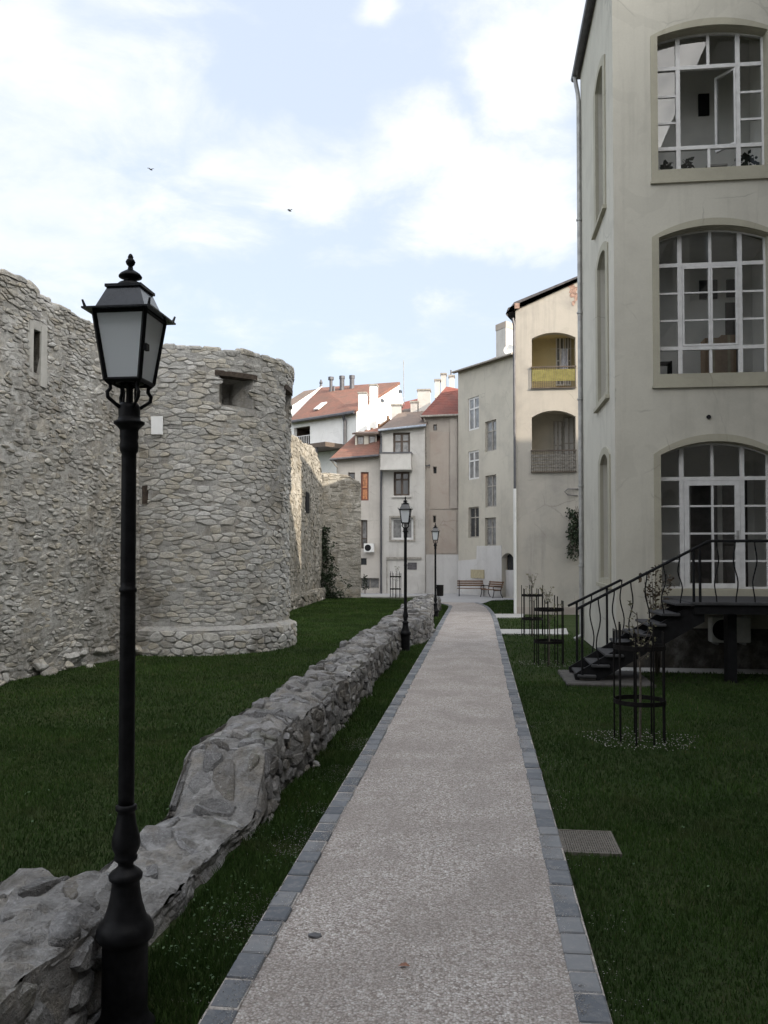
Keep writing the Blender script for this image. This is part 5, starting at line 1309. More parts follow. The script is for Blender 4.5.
for q in ((391.5,404,401,420), (410.5,401,418.5,414), (417.5,389,430,416)): chimney(Ch, *q, YR+4.5, dep=0.8)
# red roofs showing behind
Rh = at_y(385, 410, 60); RB = empty('rear_house', (Rh.x, 60, 0), 'red roofed house showing between the chimneys behind the pale balcony house', 'house')
p = [at_y(376,440,58.5), at_y(428,428,58.5), at_y(424,397,64), at_y(404,402,64)]
quadpart('roof', p, 0.15, M['redtile'], RB)
b = MB(); q0, q1 = at_y(378,556,58.8), at_y(426,556,58.8); b.box(q0.x, q1.x, 58.8, 64, 0, at_y(400,436,58.8).z-0.25); b.build('wall', M['whitew'], RB)

# ---- (b) low beige house with dormer
bA, bB = at_y(336.5, 556, YR+0.3), at_y(380, 556, YR+0.3); FBh = Face((bA.x, bA.y), (bB.x, bB.y))
Bh = empty('beige_house', (bA.x, bA.y, 0), 'low beige house with a red tiled eave and a dormer behind the far stone wall', 'house')
topb = [(0, FBh.sz(337, 458.5)[1]), (FBh.L, FBh.sz(380, 454.5)[1])]
rb = [FBh.rect(348.2,472.5,355,480), FBh.rect(360.8,472,368.6,500.5), FBh.rect(361,520,367.4,548.5), FBh.rect(360.5,558,366.8,565.2), FBh.rect(360.5,578,379,588.5)]
body(FBh, topb, [rect_pts(r) for r in rb], M['beigew'], Bh, depth=7)
M['orfr'] = simple('red_frame', (0.20,0.075,0.05), 0.6, var=0.2)
window(FBh, Bh, rb[0], M['brownfr'], M['dglass'], 1, ()); window(FBh, Bh, rb[1], M['orfr'], M['oglass'], 1, (0.42,), fw=0.10); window(FBh, Bh, rb[2], M['brownfr'], M['gglass'], 1, (0.35,), fw=0.08)
window(FBh, Bh, rb[3], M['greyfr'], M['dglass'], 1, (), -0.05, 0.03); window(FBh, Bh, rb[4], M['greyfr'], M['gglass'], 2, (), -0.2, 0.05)
bl_, br_ = FBh.P(-0.35, topb[0][1]-0.05, 0.45), FBh.P(FBh.L-0.02, topb[1][1]-0.05, 0.45)
ul, ur = at_y(357, 433, YR+3.6), at_y(381, 427, YR+3.6)
quadpart('roof', [bl_, br_, ur, ul], 0.14, M['tile'], Bh)
quadpart('roof', [bl_, ul, FBh.P(-0.35, topb[0][1], -6)], 0.12, M['browntile'], Bh)
b = MB(); b.tube([bl_+Vector((0,-.06,-.06)), br_+Vector((0,-.06,-.06))], 0.07, 6); b.build('gutter', M['darkzinc'], Bh)
pipe(Bh, [bl_+Vector((0.1,-.03,-.1)), FBh.P(0.06, topb[0][1]-0.6, 0.1), FBh.P(0.06, 0, 0.1)], 0.05, M['greyfr'])
dm = at_y(355, 433.5, YR+1.6), at_y(376.5, 447.5, YR+1.6); FDm = Face((dm[0].x, YR+1.6), (dm[1].x, YR+1.6))
dr = [FDm.rect(357,436,364,446.3), FDm.rect(368.5,435.5,375.5,446.3)]
b = MB(); a0,z0,a1,z1 = FDm.rect(355,433.5,376.5,450); wall_panel(b, FDm, rect_pts((a0,z0-0.3,a1,z1)), [rect_pts(r) for r in dr], 0.15); dmo = b.build('dormer', M['cream'], Bh)
for r in dr: window(FDm, dmo, r, M['brownfr'], M['gglass'], 1, (), -0.05, 0.06)
quadpart('dormer_roof', [FDm.P(a0-.15,z1,0.25), FDm.P(a1+.15,z1,0.25), FDm.P(a1+.15,z1+0.45,-2.2), FDm.P(a0-.15,z1+0.45,-2.2)], 0.1, M['browntile'], Bh)
a0,z0,a1,z1 = FBh.rect(364.8,543.5,374.6,552.2); ac2 = empty('air_conditioner', FBh.P((a0+a1)/2, z0, 0.2), 'small white air conditioning unit high on the beige house wall', 'air conditioner')
b = MB(); b.fbox(FBh, a0, z0, a1, z1, 0.08, 0.42); b.build('casing', M['whitew'], ac2)
b = MB(); c = FBh.P(a0+(a1-a0)*0.4, (z0+z1)/2, 0.425); n = 16; b.add([c+Vector((0.2*math.cos(2*math.pi*i/n),-.003,0.2*math.sin(2*math.pi*i/n))) for i in range(n)], [tuple(range(n))]); b.build('fan', M['dark'], ac2)
# small clipped conifer in front of the low window
p = at_y(365, 592, YR-0.4); tr_ = empty('conifer', (p.x, YR-0.4, 0), 'tiny dark cone shaped conifer in front of the beige house low window', 'shrub')
b = MB(); rd = random.Random(3)
for k in range(130):
    t = rd.random(); z = 0.25+0.9*t; rr = 0.24*(1-t)+0.02; a = rd.uniform(0,6.28); leaf_clump(b, (p.x+rr*math.cos(a)*0.7, YR-0.4+rr*math.sin(a)*0.7, z), .03, .03, .05, 1, 0.12, rd)
b.build('foliage', M['plant'], tr_); b = MB(); b.tube([(p.x,YR-.4,0),(p.x,YR-.4,0.5)], 0.03, 5); b.build('trunk', M['bark'], tr_)

# ---- (a) large white house with a long red roof behind the far wall
aB = at_y(356.5, 556, 60); aA = at_y(283, 556, 64.5); FAh = Face((aA.x, aA.y), (aB.x, aB.y))
Ah = empty('white_house', (aB.x, aB.y, 0), 'large white house with a long red roof and three metal flues', 'house')
zel, zer = FAh.sz(293.5, 421.5)[1], FAh.sz(353, 412.5)[1]
lo = FAh.rect(294, 428, 310, 447)
# gable corner points on the far right side
rgd = at_y(398.5, 382.5, 68); bk = at_y(409, 428, 72.5)
mb = MB(); L = FAh.L; a_l = FAh.sz(293.5, 421)[0]
top = [(0, zel-0.25), (L, zer+0.0)]
wall_panel(mb, FAh, [(0,0),(L,0),(L,zer),(0,zel-0.1)], [rect_pts(lo)], 0.3)
cr0 = FAh.P(L, 0, 0)
mb.add([cr0, (bk.x, bk.y, 0), (bk.x, bk.y, bk.z), (rgd.x, rgd.y, rgd.z), FAh.P(L, zer, 0)], [(0,1,2,3,4)])
mb.build('wall', M['whitew'], Ah)
b = MB(); a0,z0,a1,z1 = lo; b.fbox(FAh, a0-.2, z0, a1+.2, z1, -2.2, -2.0); b.fbox(FAh, a0, z0-0.15, a1, z0, -2.0, -0.305); b.fbox(FAh, a0-.2, z1, a1+.2, z1+.1, -2.2, -.305); b.fbox(FAh, a0-.3, z0-.1, a0-.2, z1, -2.2, -.305); b.fbox(FAh, a1+.2, z0-.1, a1+.3, z1, -2.2, -.305); b.build('loggia', M['brownfr'], Ah)
b = MB(); xa,_ = FAh.sz(304,440); b.fbox(FAh, a0, z0, a1, z0+0.06, -0.15, -0.1); b.fbox(FAh, a0, z0+0.9, a1, z0+0.96, -0.15, -0.1)
for k in range(9): x = a0+(a1-a0)*(k+.5)/9; b.fbox(FAh, x-.02, z0+.06, x+.02, z0+.9, -.14, -.11)
b.build('railing', M['white'], Ah)
rl = at_y(321, 387.5, 71.0)
e0 = FAh.P(a_l-0.2, zel, 0.4); e1 = FAh.P(L+0.1, zer, 0.4)
quadpart('roof', [e0, e1, rgd+Vector((0.1,0,0.05)), rl], 0.2, M['tile'], Ah)
b = MB(); b.tube([e0+Vector((0,-.08,-.1)), e1+Vector((0,-.08,-.1))], 0.12, 6); b.build('gutter', M['darkzinc'], Ah)
xpz = FAh.sz(346, 430)[0]; pipe(Ah, [FAh.P(xpz, zer-0.1, 0.35), FAh.P(xpz, zer-0.6, 0.12), FAh.P(xpz, FAh.sz(346,446)[1], 0.12)], 0.12, M['darkzinc'])
# roof light
nn = ((e1-e0).cross(rl-e0)).normalized()
def on_roof(u, v, d=0.06):
    r_ = ray(u, v); o = Vector((0,0,CAMH)); k = (e0-o).dot(nn)/r_.dot(nn); return o + r_*k + nn*d*(1 if nn.z > 0 else -1)
q = [on_roof(314,411), on_roof(319,410.5), on_roof(327.5,403.5), on_roof(322,404.5)]
b = MB(); b.prism(q, nn*0.1*(1 if nn.z > 0 else -1)); b.build('roof_light', M['white'], Ah)
for (u, v0, v1) in ((331, 377, 395), (342, 376, 393.5), (352, 375.5, 392)):
    p, q = at_y(u, v0, 68.5), at_y(u, v1, 68.5); b = MB(); b.tube([q-Vector((0,0,.6)), p], 0.20 if u > 335 else 0.13, 8); b.lathe([(0.24,-.25),(0.24,0)], p, 8); b.build('flue', M['darkzinc'], Ah)
p, q = at_y(334, 386, 68.5), at_y(334, 395, 68.5); b = MB(); b.tube([q-Vector((0,0,.5)), p], 0.1, 6); b.build('flue', M['darkzinc'], Ah)
chimney(Ah, 358.3, 392, 366, 436, 58.6, M['whitew'], dep=0.9); chimney(Ah, 369.5, 384, 376.5, 432, 60.5, M['whitew'], dep=0.9)
# two little gable windows
gax = Vector((rgd.x-cr0.x, rgd.y-cr0.y, 0)); FG = Face((cr0.x, cr0.y), (cr0.x+gax.x*1.5, cr0.y+gax.y*1.5))
for q in ((381,398.5,383.5,402.5), (399,389.5,401.5,393.5)):
    a0,z0,a1,z1 = FG.rect(*q); b = MB(); b.fbox(FG, a0, z0, a1, z1, 0.0, 0.05); b.build('gable_window', M['dglass'], Ah)
# terrace canopy and posts on the front
a0,_ = FAh.sz(303, 449); a1,_ = FAh.sz(347, 446); zc_ = FAh.sz(325, 449)[1]
b = MB(); b.fbox(FAh, a0, zc_-0.2, a1, zc_+0.12, 0.0, 2.2); b.build('canopy', M['brownfr'], Ah)
for u in (337,): a,_ = FAh.sz(u, 460); b = MB(); b.fbox(FAh, a-0.08, 0, a+0.08, zc_-0.2, 2.0, 2.16); b.build('post', M['darkzinc'], Ah)
# fire wall gable at the left end of that roof with another roof beyond
Gh = empty('gabled_house', (at_y(290,556,69).x, 69, 0), 'brown roofed house end with a white parapet gable just above the tower rim', 'house')
g = [at_y(284, 411, 69), at_y(294, 421, 69), at_y(323, 391, 72.5), at_y(322, 386, 72.5)]
quadpart('parapet', g, 0.4, M['whitew'], Gh)
quadpart('roof', [at_y(268,414,69.5), at_y(287,411,69.5), at_y(319.5,388.5,73), at_y(304,391,73)], 0.2, M['browntile'], Gh)
b = MB(); q0, q1 = at_y(268,556,69.6), at_y(292,556,69.6); b.box(q0.x, q1.x, 69.6, 73, 0, at_y(284,414,69.6).z-0.3); b.build('wall', M['whitew'], Gh)
p = at_y(321, 383, 72.6); b = MB(); b.lathe([(0.14,-.4),(0.10,-.1),(0.16,0.0),(0.05,0.3)], p, 8); b.build('finial', M['darkzinc'], Gh)
# wooden roof terrace frame between the chimneys
tf = at_y(372, 440, 56.5); TFr = empty('pergola', (tf.x, 56.5, tf.z-0.5), 'brown timber roof frame between the white chimneys and the dormer', 'pergola')
b = MB(); pA, pB = at_y(364,437,56.5), at_y(390,424,56.5)
for (u0,v0,u1,v1) in ((364,440,391,424), (366,431,378,436), (378,428,390,419), (366,444,366,430), (372,444,372,428), (379,438,379,424), (388,430,388,416)):
    b.tube([at_y(u0,v0,56.5), at_y(u1,v1,56.5)], 0.09, 4)
b.build('frame', M['wood'], TFr)
b = MB(); b.tube([at_y(404,405,58), at_y(403.5,360,58)], 0.03, 5); tag(b.build('aerial', M['zinc']), 'very thin tall aerial mast above the roofs in the middle of the row of houses', 'aerial')

# ---- (f) loggia house in front of them on the right
YL = 34.5
lA = at_y(516.5, 556, YL); FLg = Face((lA.x, YL), (lA.x+7.5, YL))
Lh = empty('loggia_house', (lA.x, YL, 0), 'stained cream house with two arched loggias, half hidden behind the big building', 'house')
def larch(u0, vs_, u1, vt, vb):
    a0, z0 = FLg.sz(u0, vb); a1, _ = FLg.sz(u1, vb); zs = FLg.sz((u0+u1)/2, vs_)[1]; zt = FLg.sz((u0+u1)/2, vt)[1]; return a0, z0, a1, zs, zt-zs
M['railbrown'] = simple('brown_railing', (0.10,0.08,0.065), 0.7, var=0.3)
LG = [larch(532, 338, 575.8, 332.5, 388.5), larch(532, 417, 576, 410.5, 472.5)]
zt0 = FLg.sz(516.5, 304)[1]; a1_, z1_ = FLg.sz(579.5, 277.5); slp = (z1_-zt0)/a1_
mb = MB(); wall_panel(mb, FLg, [(0,-0.1),(7.5,-0.1),(7.5,zt0+slp*7.5),(0,zt0)], [arch_pts(*l) for l in LG], 0.35)
bd = Vector((0.30, 1, 0)).normalized()
pA_ = FLg.P(0.003, -0.1, -0.35); top_ = FLg.P(0.003, zt0, -0.35)
mb.add([pA_, top_, top_+bd*14, pA_+bd*14], [(0,1,2,3)])
mb.add([FLg.P(7.5,-.1,-.35), FLg.P(7.5,-.1,-14), FLg.P(7.5,zt0+slp*7.5,-14), FLg.P(7.5,zt0+slp*7.5,-.35)], [(0,1,2,3)])
mb.build('wall', M['loggia'], Lh)
b = MB(); b.fbox(FLg, 0.0, -0.12, 7.5, FLg.sz(540, 607)[1], 0.001, 0.05); b.build('plinth', M['greyw'], Lh)
for i, (a0, z0, a1, zs, r) in enumerate(LG):
    m = M['yellow'] if i == 0 else M['cream']; dp = 1.5; fz = z0-0.05; cz = zs+r+0.12
    b = MB()
    b.add([FLg.P(a0-.3,fz,-.351), FLg.P(a0-.3,fz,-dp), FLg.P(a0-.3,cz,-dp), FLg.P(a0-.3,cz,-.351)], [(0,1,2,3)])
    b.add([FLg.P(a1+.3,fz,-.351), FLg.P(a1+.3,fz,-dp), FLg.P(a1+.3,cz,-dp), FLg.P(a1+.3,cz,-.351)], [(0,1,2,3)])
    b.add([FLg.P(a0-.3,fz,-dp), FLg.P(a1+.3,fz,-dp), FLg.P(a1+.3,cz,-dp), FLg.P(a0-.3,cz,-dp)], [(0,1,2,3)])
    b.add([FLg.P(a0-.3,cz,-.351), FLg.P(a1+.3,cz,-.351), FLg.P(a1+.3,cz,-dp), FLg.P(a0-.3,cz,-dp)], [(0,1,2,3)])
    b.add([FLg.P(a0-.3,fz,-.351), FLg.P(a1+.3,fz,-.351), FLg.P(a1+.3,fz,-dp), FLg.P(a0-.3,fz,-dp)], [(0,1,2,3)])
    lg = b.build('loggia', m, Lh)
    Fb = Face(FLg.P(0,0,-dp+0.02), FLg.P(7.5,0,-dp+0.02))
    # tall door and window at the right of the recess
    if i == 0: rws = [(556, 336, 564, 386), (565, 336, 571, 386)]
    else: rws = [(553.5, 421, 562, 470), (563.5, 417, 574, 470)]
    for q in rws: window(Fb, lg, (Fb.sz(q[0],q[3])[0], Fb.sz(q[0],q[3])[1], Fb.sz(q[2],q[1])[0], Fb.sz(q[2],q[1])[1]), M['greyfr'] if i else M['white'], M['palew'] if i else M['gglass'], 2, (0.5,), 0.06, 0.05, 'door')
    b = MB(); u1 = 576 if i == 0 else 576.5; ra0 = a0-0.05; zr1 = FLg.sz(550, 366.5 if i == 0 else 450)[1]; zr0_ = z0-0.02
    b.fbox(FLg, ra0, zr1-0.05, a1+0.02, zr1, 0.02, 0.07); b.fbox(FLg, ra0, zr0_, a1+0.02, zr0_+0.04, 0.02, 0.07); n = 20
    for k in range(n+1): x = ra0+0.02+(a1-ra0-0.03)*k/n; b.fbox(FLg, x-.006, zr0_+.04, x+.006, zr1-.05, 0.033, 0.053)
    rg = b.build('balcony_railing', M['railbrown'], Lh)
    b = MB(); zb = zr0_+0.42 if i == 0 else zr0_+0.3
    if i == 0: b.fbox(FLg, ra0+.05, zr0_+0.30, a1-.03, zr1-0.12, 0.0, 0.022)
    else:
        for k in range(5): z = zr0_+0.08+k*0.14; b.fbox(FLg, ra0+.03, z, a1-.02, z+0.10, 0.0, 0.022)
    b.build('screen', M['yellowcloth'] if i == 0 else M['greyfr'], rg)
# washing hung in the upper loggia
b = MB(); Fw = Face(FLg.P(0,0,-1.0), FLg.P(7.5,0,-1.0)); a0,z0,a1,z1 = Fw.rect(560.5,349,569,371)
n = 14; vs = []
for j in (0,1):
    for k in range(n+1): vs.append(Fw.P(a0+(a1-a0)*k/n, (z1, z0)[j], 0.05*math.sin(k*1.7)))
b.add(vs, [(k,k+1,n+2+k,n+1+k) for k in range(n)]); b.tube([Fw.P(a0-.4,z1+.01,0), Fw.P(a1+.3,z1+.01,0)], 0.008, 4)
tag(b.build('laundry', simple('pale_cloth', (0.62,0.62,0.66), 0.9, var=0.15)), 'pale washing hung on a line inside the upper arched loggia', 'laundry')
# exposed brick where render has fallen off
b = MB(); rd = random.Random(12)
for (u, v, sz_) in ((570.5,285,0.20),(574.5,290,0.30),(573,294,0.22),(576.5,297,0.22),(574,303,0.16)):
    a, z = FLg.sz(u, v); pts = [(a+sz_*rd.uniform(.4,1)*math.cos(t)*.8, z+sz_*rd.uniform(.4,1)*math.sin(t)) for t in lin(0, 6.28, 9)[:-1]]
    b.add([FLg.P(x, y, 0.004+0.002*len(b.f)) for x, y in pts], [tuple(range(8))])
b.build('bare_brick', M['brickred'], Lh)
b = MB()
b.prism([FLg.P(-0.30, zt0-0.16, 0.07), FLg.P(7.6, zt0+slp*7.6+0.005, 0.07), FLg.P(7.6, zt0+slp*7.6+0.065, 0.07), FLg.P(-0.06, zt0+0.06, 0.07), FLg.P(-0.40, zt0-0.42, 0.07), FLg.P(-0.36, zt0-0.48, 0.07)], (0.30*13.8*0.96, 14, 0)); b.build('roof', M['slate'], Lh)
b = MB(); a0,z0,a1,z1 = FLg.rect(514.5,303.5,519.5,309); b.fbox(FLg, a0, z0, a1, z1-0.02, -0.3, 0.1); b.build('eave_block', M['brickred'], Lh)
pipe(Lh, [FLg.P(-0.12, zt0-0.6, 0.1), FLg.P(-0.06, zt0-0.9, 0.07), FLg.P(-0.06, 5.0, 0.07)], 0.055, M['darkzinc'])
pipe(Lh, [FLg.P(-0.06, 5.0, 0.07), FLg.P(-0.06, 0.0, 0.07)], 0.065, M['whitew'])
# plant hanging on the loggia house wall
hc = FLg.P(*FLg.sz(576, 532), 0.2); hp = empty('climbing_plant', (hc.x, hc.y, hc.z), 'dark climber hanging on the loggia house wall next to the big building downpipe', 'plant')
b = MB(); rd = random.Random(8); st = MB()
top_p = FLg.P(*FLg.sz(577, 506), 0.1)
for k in range(22):
    u = rd.uniform(566, 582); vv = rd.uniform(520, 562); e = FLg.P(*FLg.sz(u, vv), rd.uniform(0.06,0.3)); o0 = FLg.P(*FLg.sz(rd.uniform(575,580), rd.uniform(505,545)), 0.1)
    m_ = (o0+e)/2 + Vector((0,-0.1,0.12)); st.tube([o0, m_, e], 0.007, 4); leaf_clump(b, m_, .10, .08, .18, 12, 0.11, rd, 0, 0.6)
    if u > 570: leaf_clump(b, e, .07, .06, .14, 7, 0.10, rd, 0, 0.6)
for k in range(34): leaf_clump(b, FLg.P(*FLg.sz(rd.uniform(568.5,579), rd.uniform(508,552)), 0.15), .13, .10, .22, 18, 0.11, rd, 0, 0.5)
M['vine'] = simple('dark_vine_leaf', (0.028,0.045,0.022), 0.6, var=0.5, scale=8)
b.build('foliage', M['vine'], hp); st.build('stem', M['bark'], hp)
b = MB(); c = FLg.sz(572.5, 492); b.tube([FLg.P(c[0]+0.3,c[1]+.12,0.02), FLg.P(c[0]-0.2,c[1]+.12,0.1), FLg.P(c[0]-0.32,c[1],0.12), FLg.P(c[0]-0.2,c[1]-.12,0.1), FLg.P(c[0]+0.2,c[1]-.15,0.02)], 0.02, 5); b.build('cable', M['darkzinc'], Lh)

# ---- ivy in the corner of the far stone walls
iv = empty('ivy', (W1.x, W1.y-0.3, 0), 'dark ivy climbing the corner where the two far stone walls meet', 'ivy')
b = MB(); st = MB(); rd = random.Random(4); ic = W1 + Vector((0.25,-0.25,0))
for k in range(5):
    x0 = ic.x+rd.uniform(-.5,.3); pts = [(x0, ic.y, 0), (x0+rd.uniform(-.2,.2), ic.y+.05, 1.4), (x0+rd.uniform(-.35,.15), ic.y+.1, rd.uniform(2.6,3.9))]; st.tube(pts, [0.03,0.02,0.008], 5)
for k in range(150):
    z = 3.9*rd.random()**1.25; wdt = 0.25 + 0.5*(1-z/4.2)
    leaf_clump(b, (ic.x-0.12+rd.gauss(0,1)*wdt*0.55, ic.y-0.05+rd.uniform(-.15,.1), z), .18, .12, .2, 14, 0.13, rd, 0, 0.3)
for k in range(70): leaf_clump(b, (ic.x+0.2+rd.gauss(0,.45), ic.y-0.35, rd.random()**1.5*1.3), .18, .15, .2, 16, 0.11, rd)
b.build('foliage', M['vine'], iv); st.build('stem', M['bark'], iv)

# ================================================================ benches
def bench(loc, rz, label):
    rt = empty('park_bench', loc, label, 'bench', 'park benches at the end of the path'); x, y, z = loc; L = 1.65
    b = MB()
    for k in range(4): yy_ = y-0.22+0.115*k; b.cbox(x-L/2, x+L/2, yy_, yy_+0.085, z+0.42, z+0.455, 0.006)
    b.build('seat', M['wood'], rt)
    b = MB()
    for k in range(3): b.cbox(x-L/2, x+L/2, y+0.25+0.04*k, y+0.28+0.04*k, z+0.56+0.12*k, z+0.65+0.12*k, 0.006)
    b.build('backrest', M['wood'], rt)
    for sgn in (-1, 1):
        b = MB(); xx = x+sgn*(L/2-0.12)
        b.tube([(xx,y-0.28,z), (xx,y-0.22,z+0.2), (xx,y-0.20,z+0.41)], 0.025, 6); b.tube([(xx,y+0.34,z), (xx,y+0.22,z+0.22), (xx,y+0.22,z+0.42), (xx,y+0.36,z+0.90)], 0.025, 6)
        b.tube([(xx,y-0.21,z+0.41), (xx,y+0.22,z+0.41)], 0.022, 6); b.tube([(xx,y-0.22,z+0.40), (xx,y-0.26,z+0.58), (xx,y-0.15,z+0.64), (xx,y+0.28,z+0.63)], 0.022, 6)
        b.build('leg', M['ironrust'], rt)
    rt.rotation_euler = (0,0,rz); return rt
p = at_y(471.5, 595.5, 49.2); b1 = bench((p.x, 49.2, 0), 0.0, 'brown slatted bench with its back to the cream house wall, facing the path')
p = gnd(491, 597.5); b2 = copy_tree(b1); b2.location = (p.x, p.y, 0); b2.rotation_euler = (0,0,R(-62)); b2['label'] = 'brown slatted bench turned sideways at the grass edge, right of the other bench'

# ================================================================ birds
def bird(u, v, D, label, rz, tilt):
    d = ray(u, v).normalized(); c = Vector((0,0,CAMH)) + d*D; rt = empty('bird', c, label, 'bird', 'birds in the sky'); b = MB(); n = 8
    prof = [(-0.16,0.004),(-0.10,0.022),(-0.02,0.04),(0.06,0.036),(0.11,0.024),(0.14,0.028),(0.17,0.018),(0.205,0.003)]
    vs = []; fs = []
    for x, r_ in prof:
        for k in range(n): a = 2*math.pi*k/n; vs.append((c.x+x, c.y+r_*math.cos(a), c.z+r_*math.sin(a)))
    for i in range(len(prof)-1):
        for k in range(n): fs.append((i*n+k, i*n+(k+1)%n, (i+1)*n+(k+1)%n, (i+1)*n+k))
    b.add(vs, fs); b.add([(c.x-.14,c.y-.02,c.z),(c.x-.14,c.y+.02,c.z),(c.x-.26,c.y+.05,c.z),(c.x-.26,c.y-.05,c.z)], [(0,1,2,3)])
    b.build('body', M['dark'], rt, True)
    for s in (-1, 1):
        b = MB(); q = [(0.07,0.03,0.01),(0.10,0.20,0.06*tilt),(0.04,0.34,0.03*tilt),(-0.05,0.30,0.04*tilt),(-0.06,0.03,0.01)]
        pts = [(c.x+x, c.y+s*y, c.z+z) for x, y, z in q]; b.prism(pts, (0,0,0.008)); b.build('wing', M['dark'], rt)
    rt.rotation_euler = (0.3, 0, rz); return rt
bird(150.5, 169.5, 70, 'tiny dark bird high in the sky above the big lamp', 1.2, 2.0); bird(289.5, 211, 75, 'tiny dark bird in the sky right of centre of the cloud, the lower one', 0.8, 3.0)

# ================================================================ grass, clover, loose gravel
rng = np.random.default_rng(3)
m, nt, b = newmat('grass_blade'); v = coords(nt)
at = N(nt, 'ShaderNodeAttribute', attribute_name='tint')
c = ramp(nt, at.outputs['Fac'], [(0,(0.030,0.055,0.014)),(0.5,(0.042,0.082,0.018)),(0.92,(0.065,0.115,0.028)),(1.0,(0.13,0.125,0.06))])
n1 = noise(nt, v, 0.55, 5, 0.6); c = mix(nt, mapr(nt, n1, 0.38, 0.62, 0, 0.7), c, (0.022,0.043,0.012))
c = mix(nt, mapr(nt, noise(nt, v, 1.7, 5, 0.7), 0.50, 0.68, 0, 0.6), c, (0.080,0.095,0.038))
lk(nt, c, b.inputs['Base Color']); b.inputs['Roughness'].default_value = 0.6; b.inputs['Specular IOR Level'].default_value = 0.12
trn = N(nt, 'ShaderNodeBsdfTranslucent'); lk(nt, c, trn.inputs['Color']); mx = N(nt, 'ShaderNodeMixShader'); mx.inputs[0].default_value = 0.25
lk(nt, b.outputs[0], mx.inputs[1]); lk(nt, trn.outputs[0], mx.inputs[2]); lk(nt, mx.outputs[0], nt.nodes['Material Output'].inputs['Surface']); M['blade'] = m
def field(n, x0, x1, y0, y1, ok):
    x = rng.uniform(x0, x1, n); y = rng.uniform(y0, y1, n); k = ok(x, y); return x[k], y[k]
def arr(mesh_name, V, Fc, tint, mat_, smooth=False):
    me = bpy.data.meshes.new(mesh_name); nv = len(V); k = Fc.shape[1]; nf = len(Fc)
    me.vertices.add(nv); me.vertices.foreach_set('co', V.astype(np.float32).ravel()); me.loops.add(nf*k); me.loops.foreach_set('vertex_index', Fc.astype(np.int32).ravel())
    me.polygons.add(nf); me.polygons.foreach_set('loop_start', (np.arange(nf)*k).astype(np.int32)); me.polygons.foreach_set('loop_total', np.full(nf, k, dtype=np.int32))
    at = me.attributes.new('tint', 'FLOAT', 'POINT'); at.data.foreach_set('value', tint.astype(np.float32)); me.materials.append(mat_); me.update(calc_edges=True)
    o = bpy.data.objects.new(mesh_name, me); col.objects.link(o); return o
def blades(x, y, h, w, tint):
    n = len(x); a = rng.uniform(0, 2*np.pi, n); dx, dy = np.cos(a)*w/2, np.sin(a)*w/2; l = rng.uniform(0.1, 0.75, n)*h; b_ = rng.uniform(0, 2*np.pi, n); lx, ly = np.cos(b_)*l, np.sin(b_)*l
    z = np.full(n, gz)
    V = np.stack([np.stack([x-dx, y-dy, z], 1), np.stack([x+dx, y+dy, z], 1), np.stack([x+lx*0.4+dx*0.7, y+ly*0.4+dy*0.7, z+h*0.6], 1), np.stack([x+lx*0.4-dx*0.7, y+ly*0.4-dy*0.7, z+h*0.6], 1), np.stack([x+lx, y+ly, z+h], 1)], 1).reshape(-1, 3)
    i = np.arange(n)[:, None]*5; T = np.concatenate([i+np.array([[0,1,2]]), i+np.array([[0,2,3]]), i+np.array([[3,2,4]])], 0)
    return V, T, np.repeat(tint, 5)
def pl_np(y): return np.where(y < 38.5, PL, PL - 0.9*((y-38.5)/3.5)**2)
def pr_np(y): return np.where(y < 30, PR, PR - 0.45*((y-30)/12)**2 - np.where(y > 38, 0.28*((y-38)/4)**2, 0))
def wr_np(y): k = np.clip((y-21.5)/1.5, 0, 1); k2 = np.clip((y-26.5)/2.0, 0, 1); return WR + 0.5*k*(1-k2) + 0.2*k2
P1b = FW.A; nW = FW.n
def ok_right(x, y):
    k = (x > pr_np(y)+0.01) & ~((x > X0-0.1) & (y > YF-0.78)) & ~((x > XB-0.2) & (x < XL+0.2) & (y > YN-0.3) & (y < YFAR+0.25) & (x < XB+1.2))
    k &= ~((x > x0_-0.01) & (x < x1_+0.01) & (y > y0_-0.01) & (y < y1_+0.01)) & (y < YL-0.1) & (x < WX)
    for lo_, hi_ in (((gnd(500,633.5)).y-0.02, gnd(500,629).y+0.05), (gnd(497,617.5).y-0.02, gnd(497,613.8).y+0.25)): k &= ~((y > lo_) & (y < hi_) & (x < 2.7))
    return k
def ok_far_right(x, y): return (x > pr_np(y)+0.02) & (x < 1.45+(y-34.5)*0.12) & ~((y > 41.5) & (x < 0.15+(y-41.5)*0.16)) & (y < 45.5)
def ok_strip(x, y): return (x < pl_np(y)-0.005) & (x > wr_np(y)+0.02)
def ok_left(x, y):
    k = (x < WL-0.05) | (y > 37.3); d = (x-P1b.x)*nW.x + (y-P1b.y)*nW.y; k &= (d > 0.12) | (y > TCx.y)
    k &= ((x-TCx.x)**2 + (y-TCx.y)**2 > (TR+0.2)**2); k &= ~((y > TCx.y-1) & (x < TCx.x+0.8) & (y < TCx.y+3))
    dA_ = (x-FA.A.x)*FA.n.x + (y-FA.A.y)*FA.n.y; k &= (dA_ > 0.25) | (y < 30); k &= (y < 47.2) & (x < np.where(y > 41, -2.9, 90))
    return k & (x < pl_np(y)-0.01)
VV = []; TTT = []; TI = []; off = 0
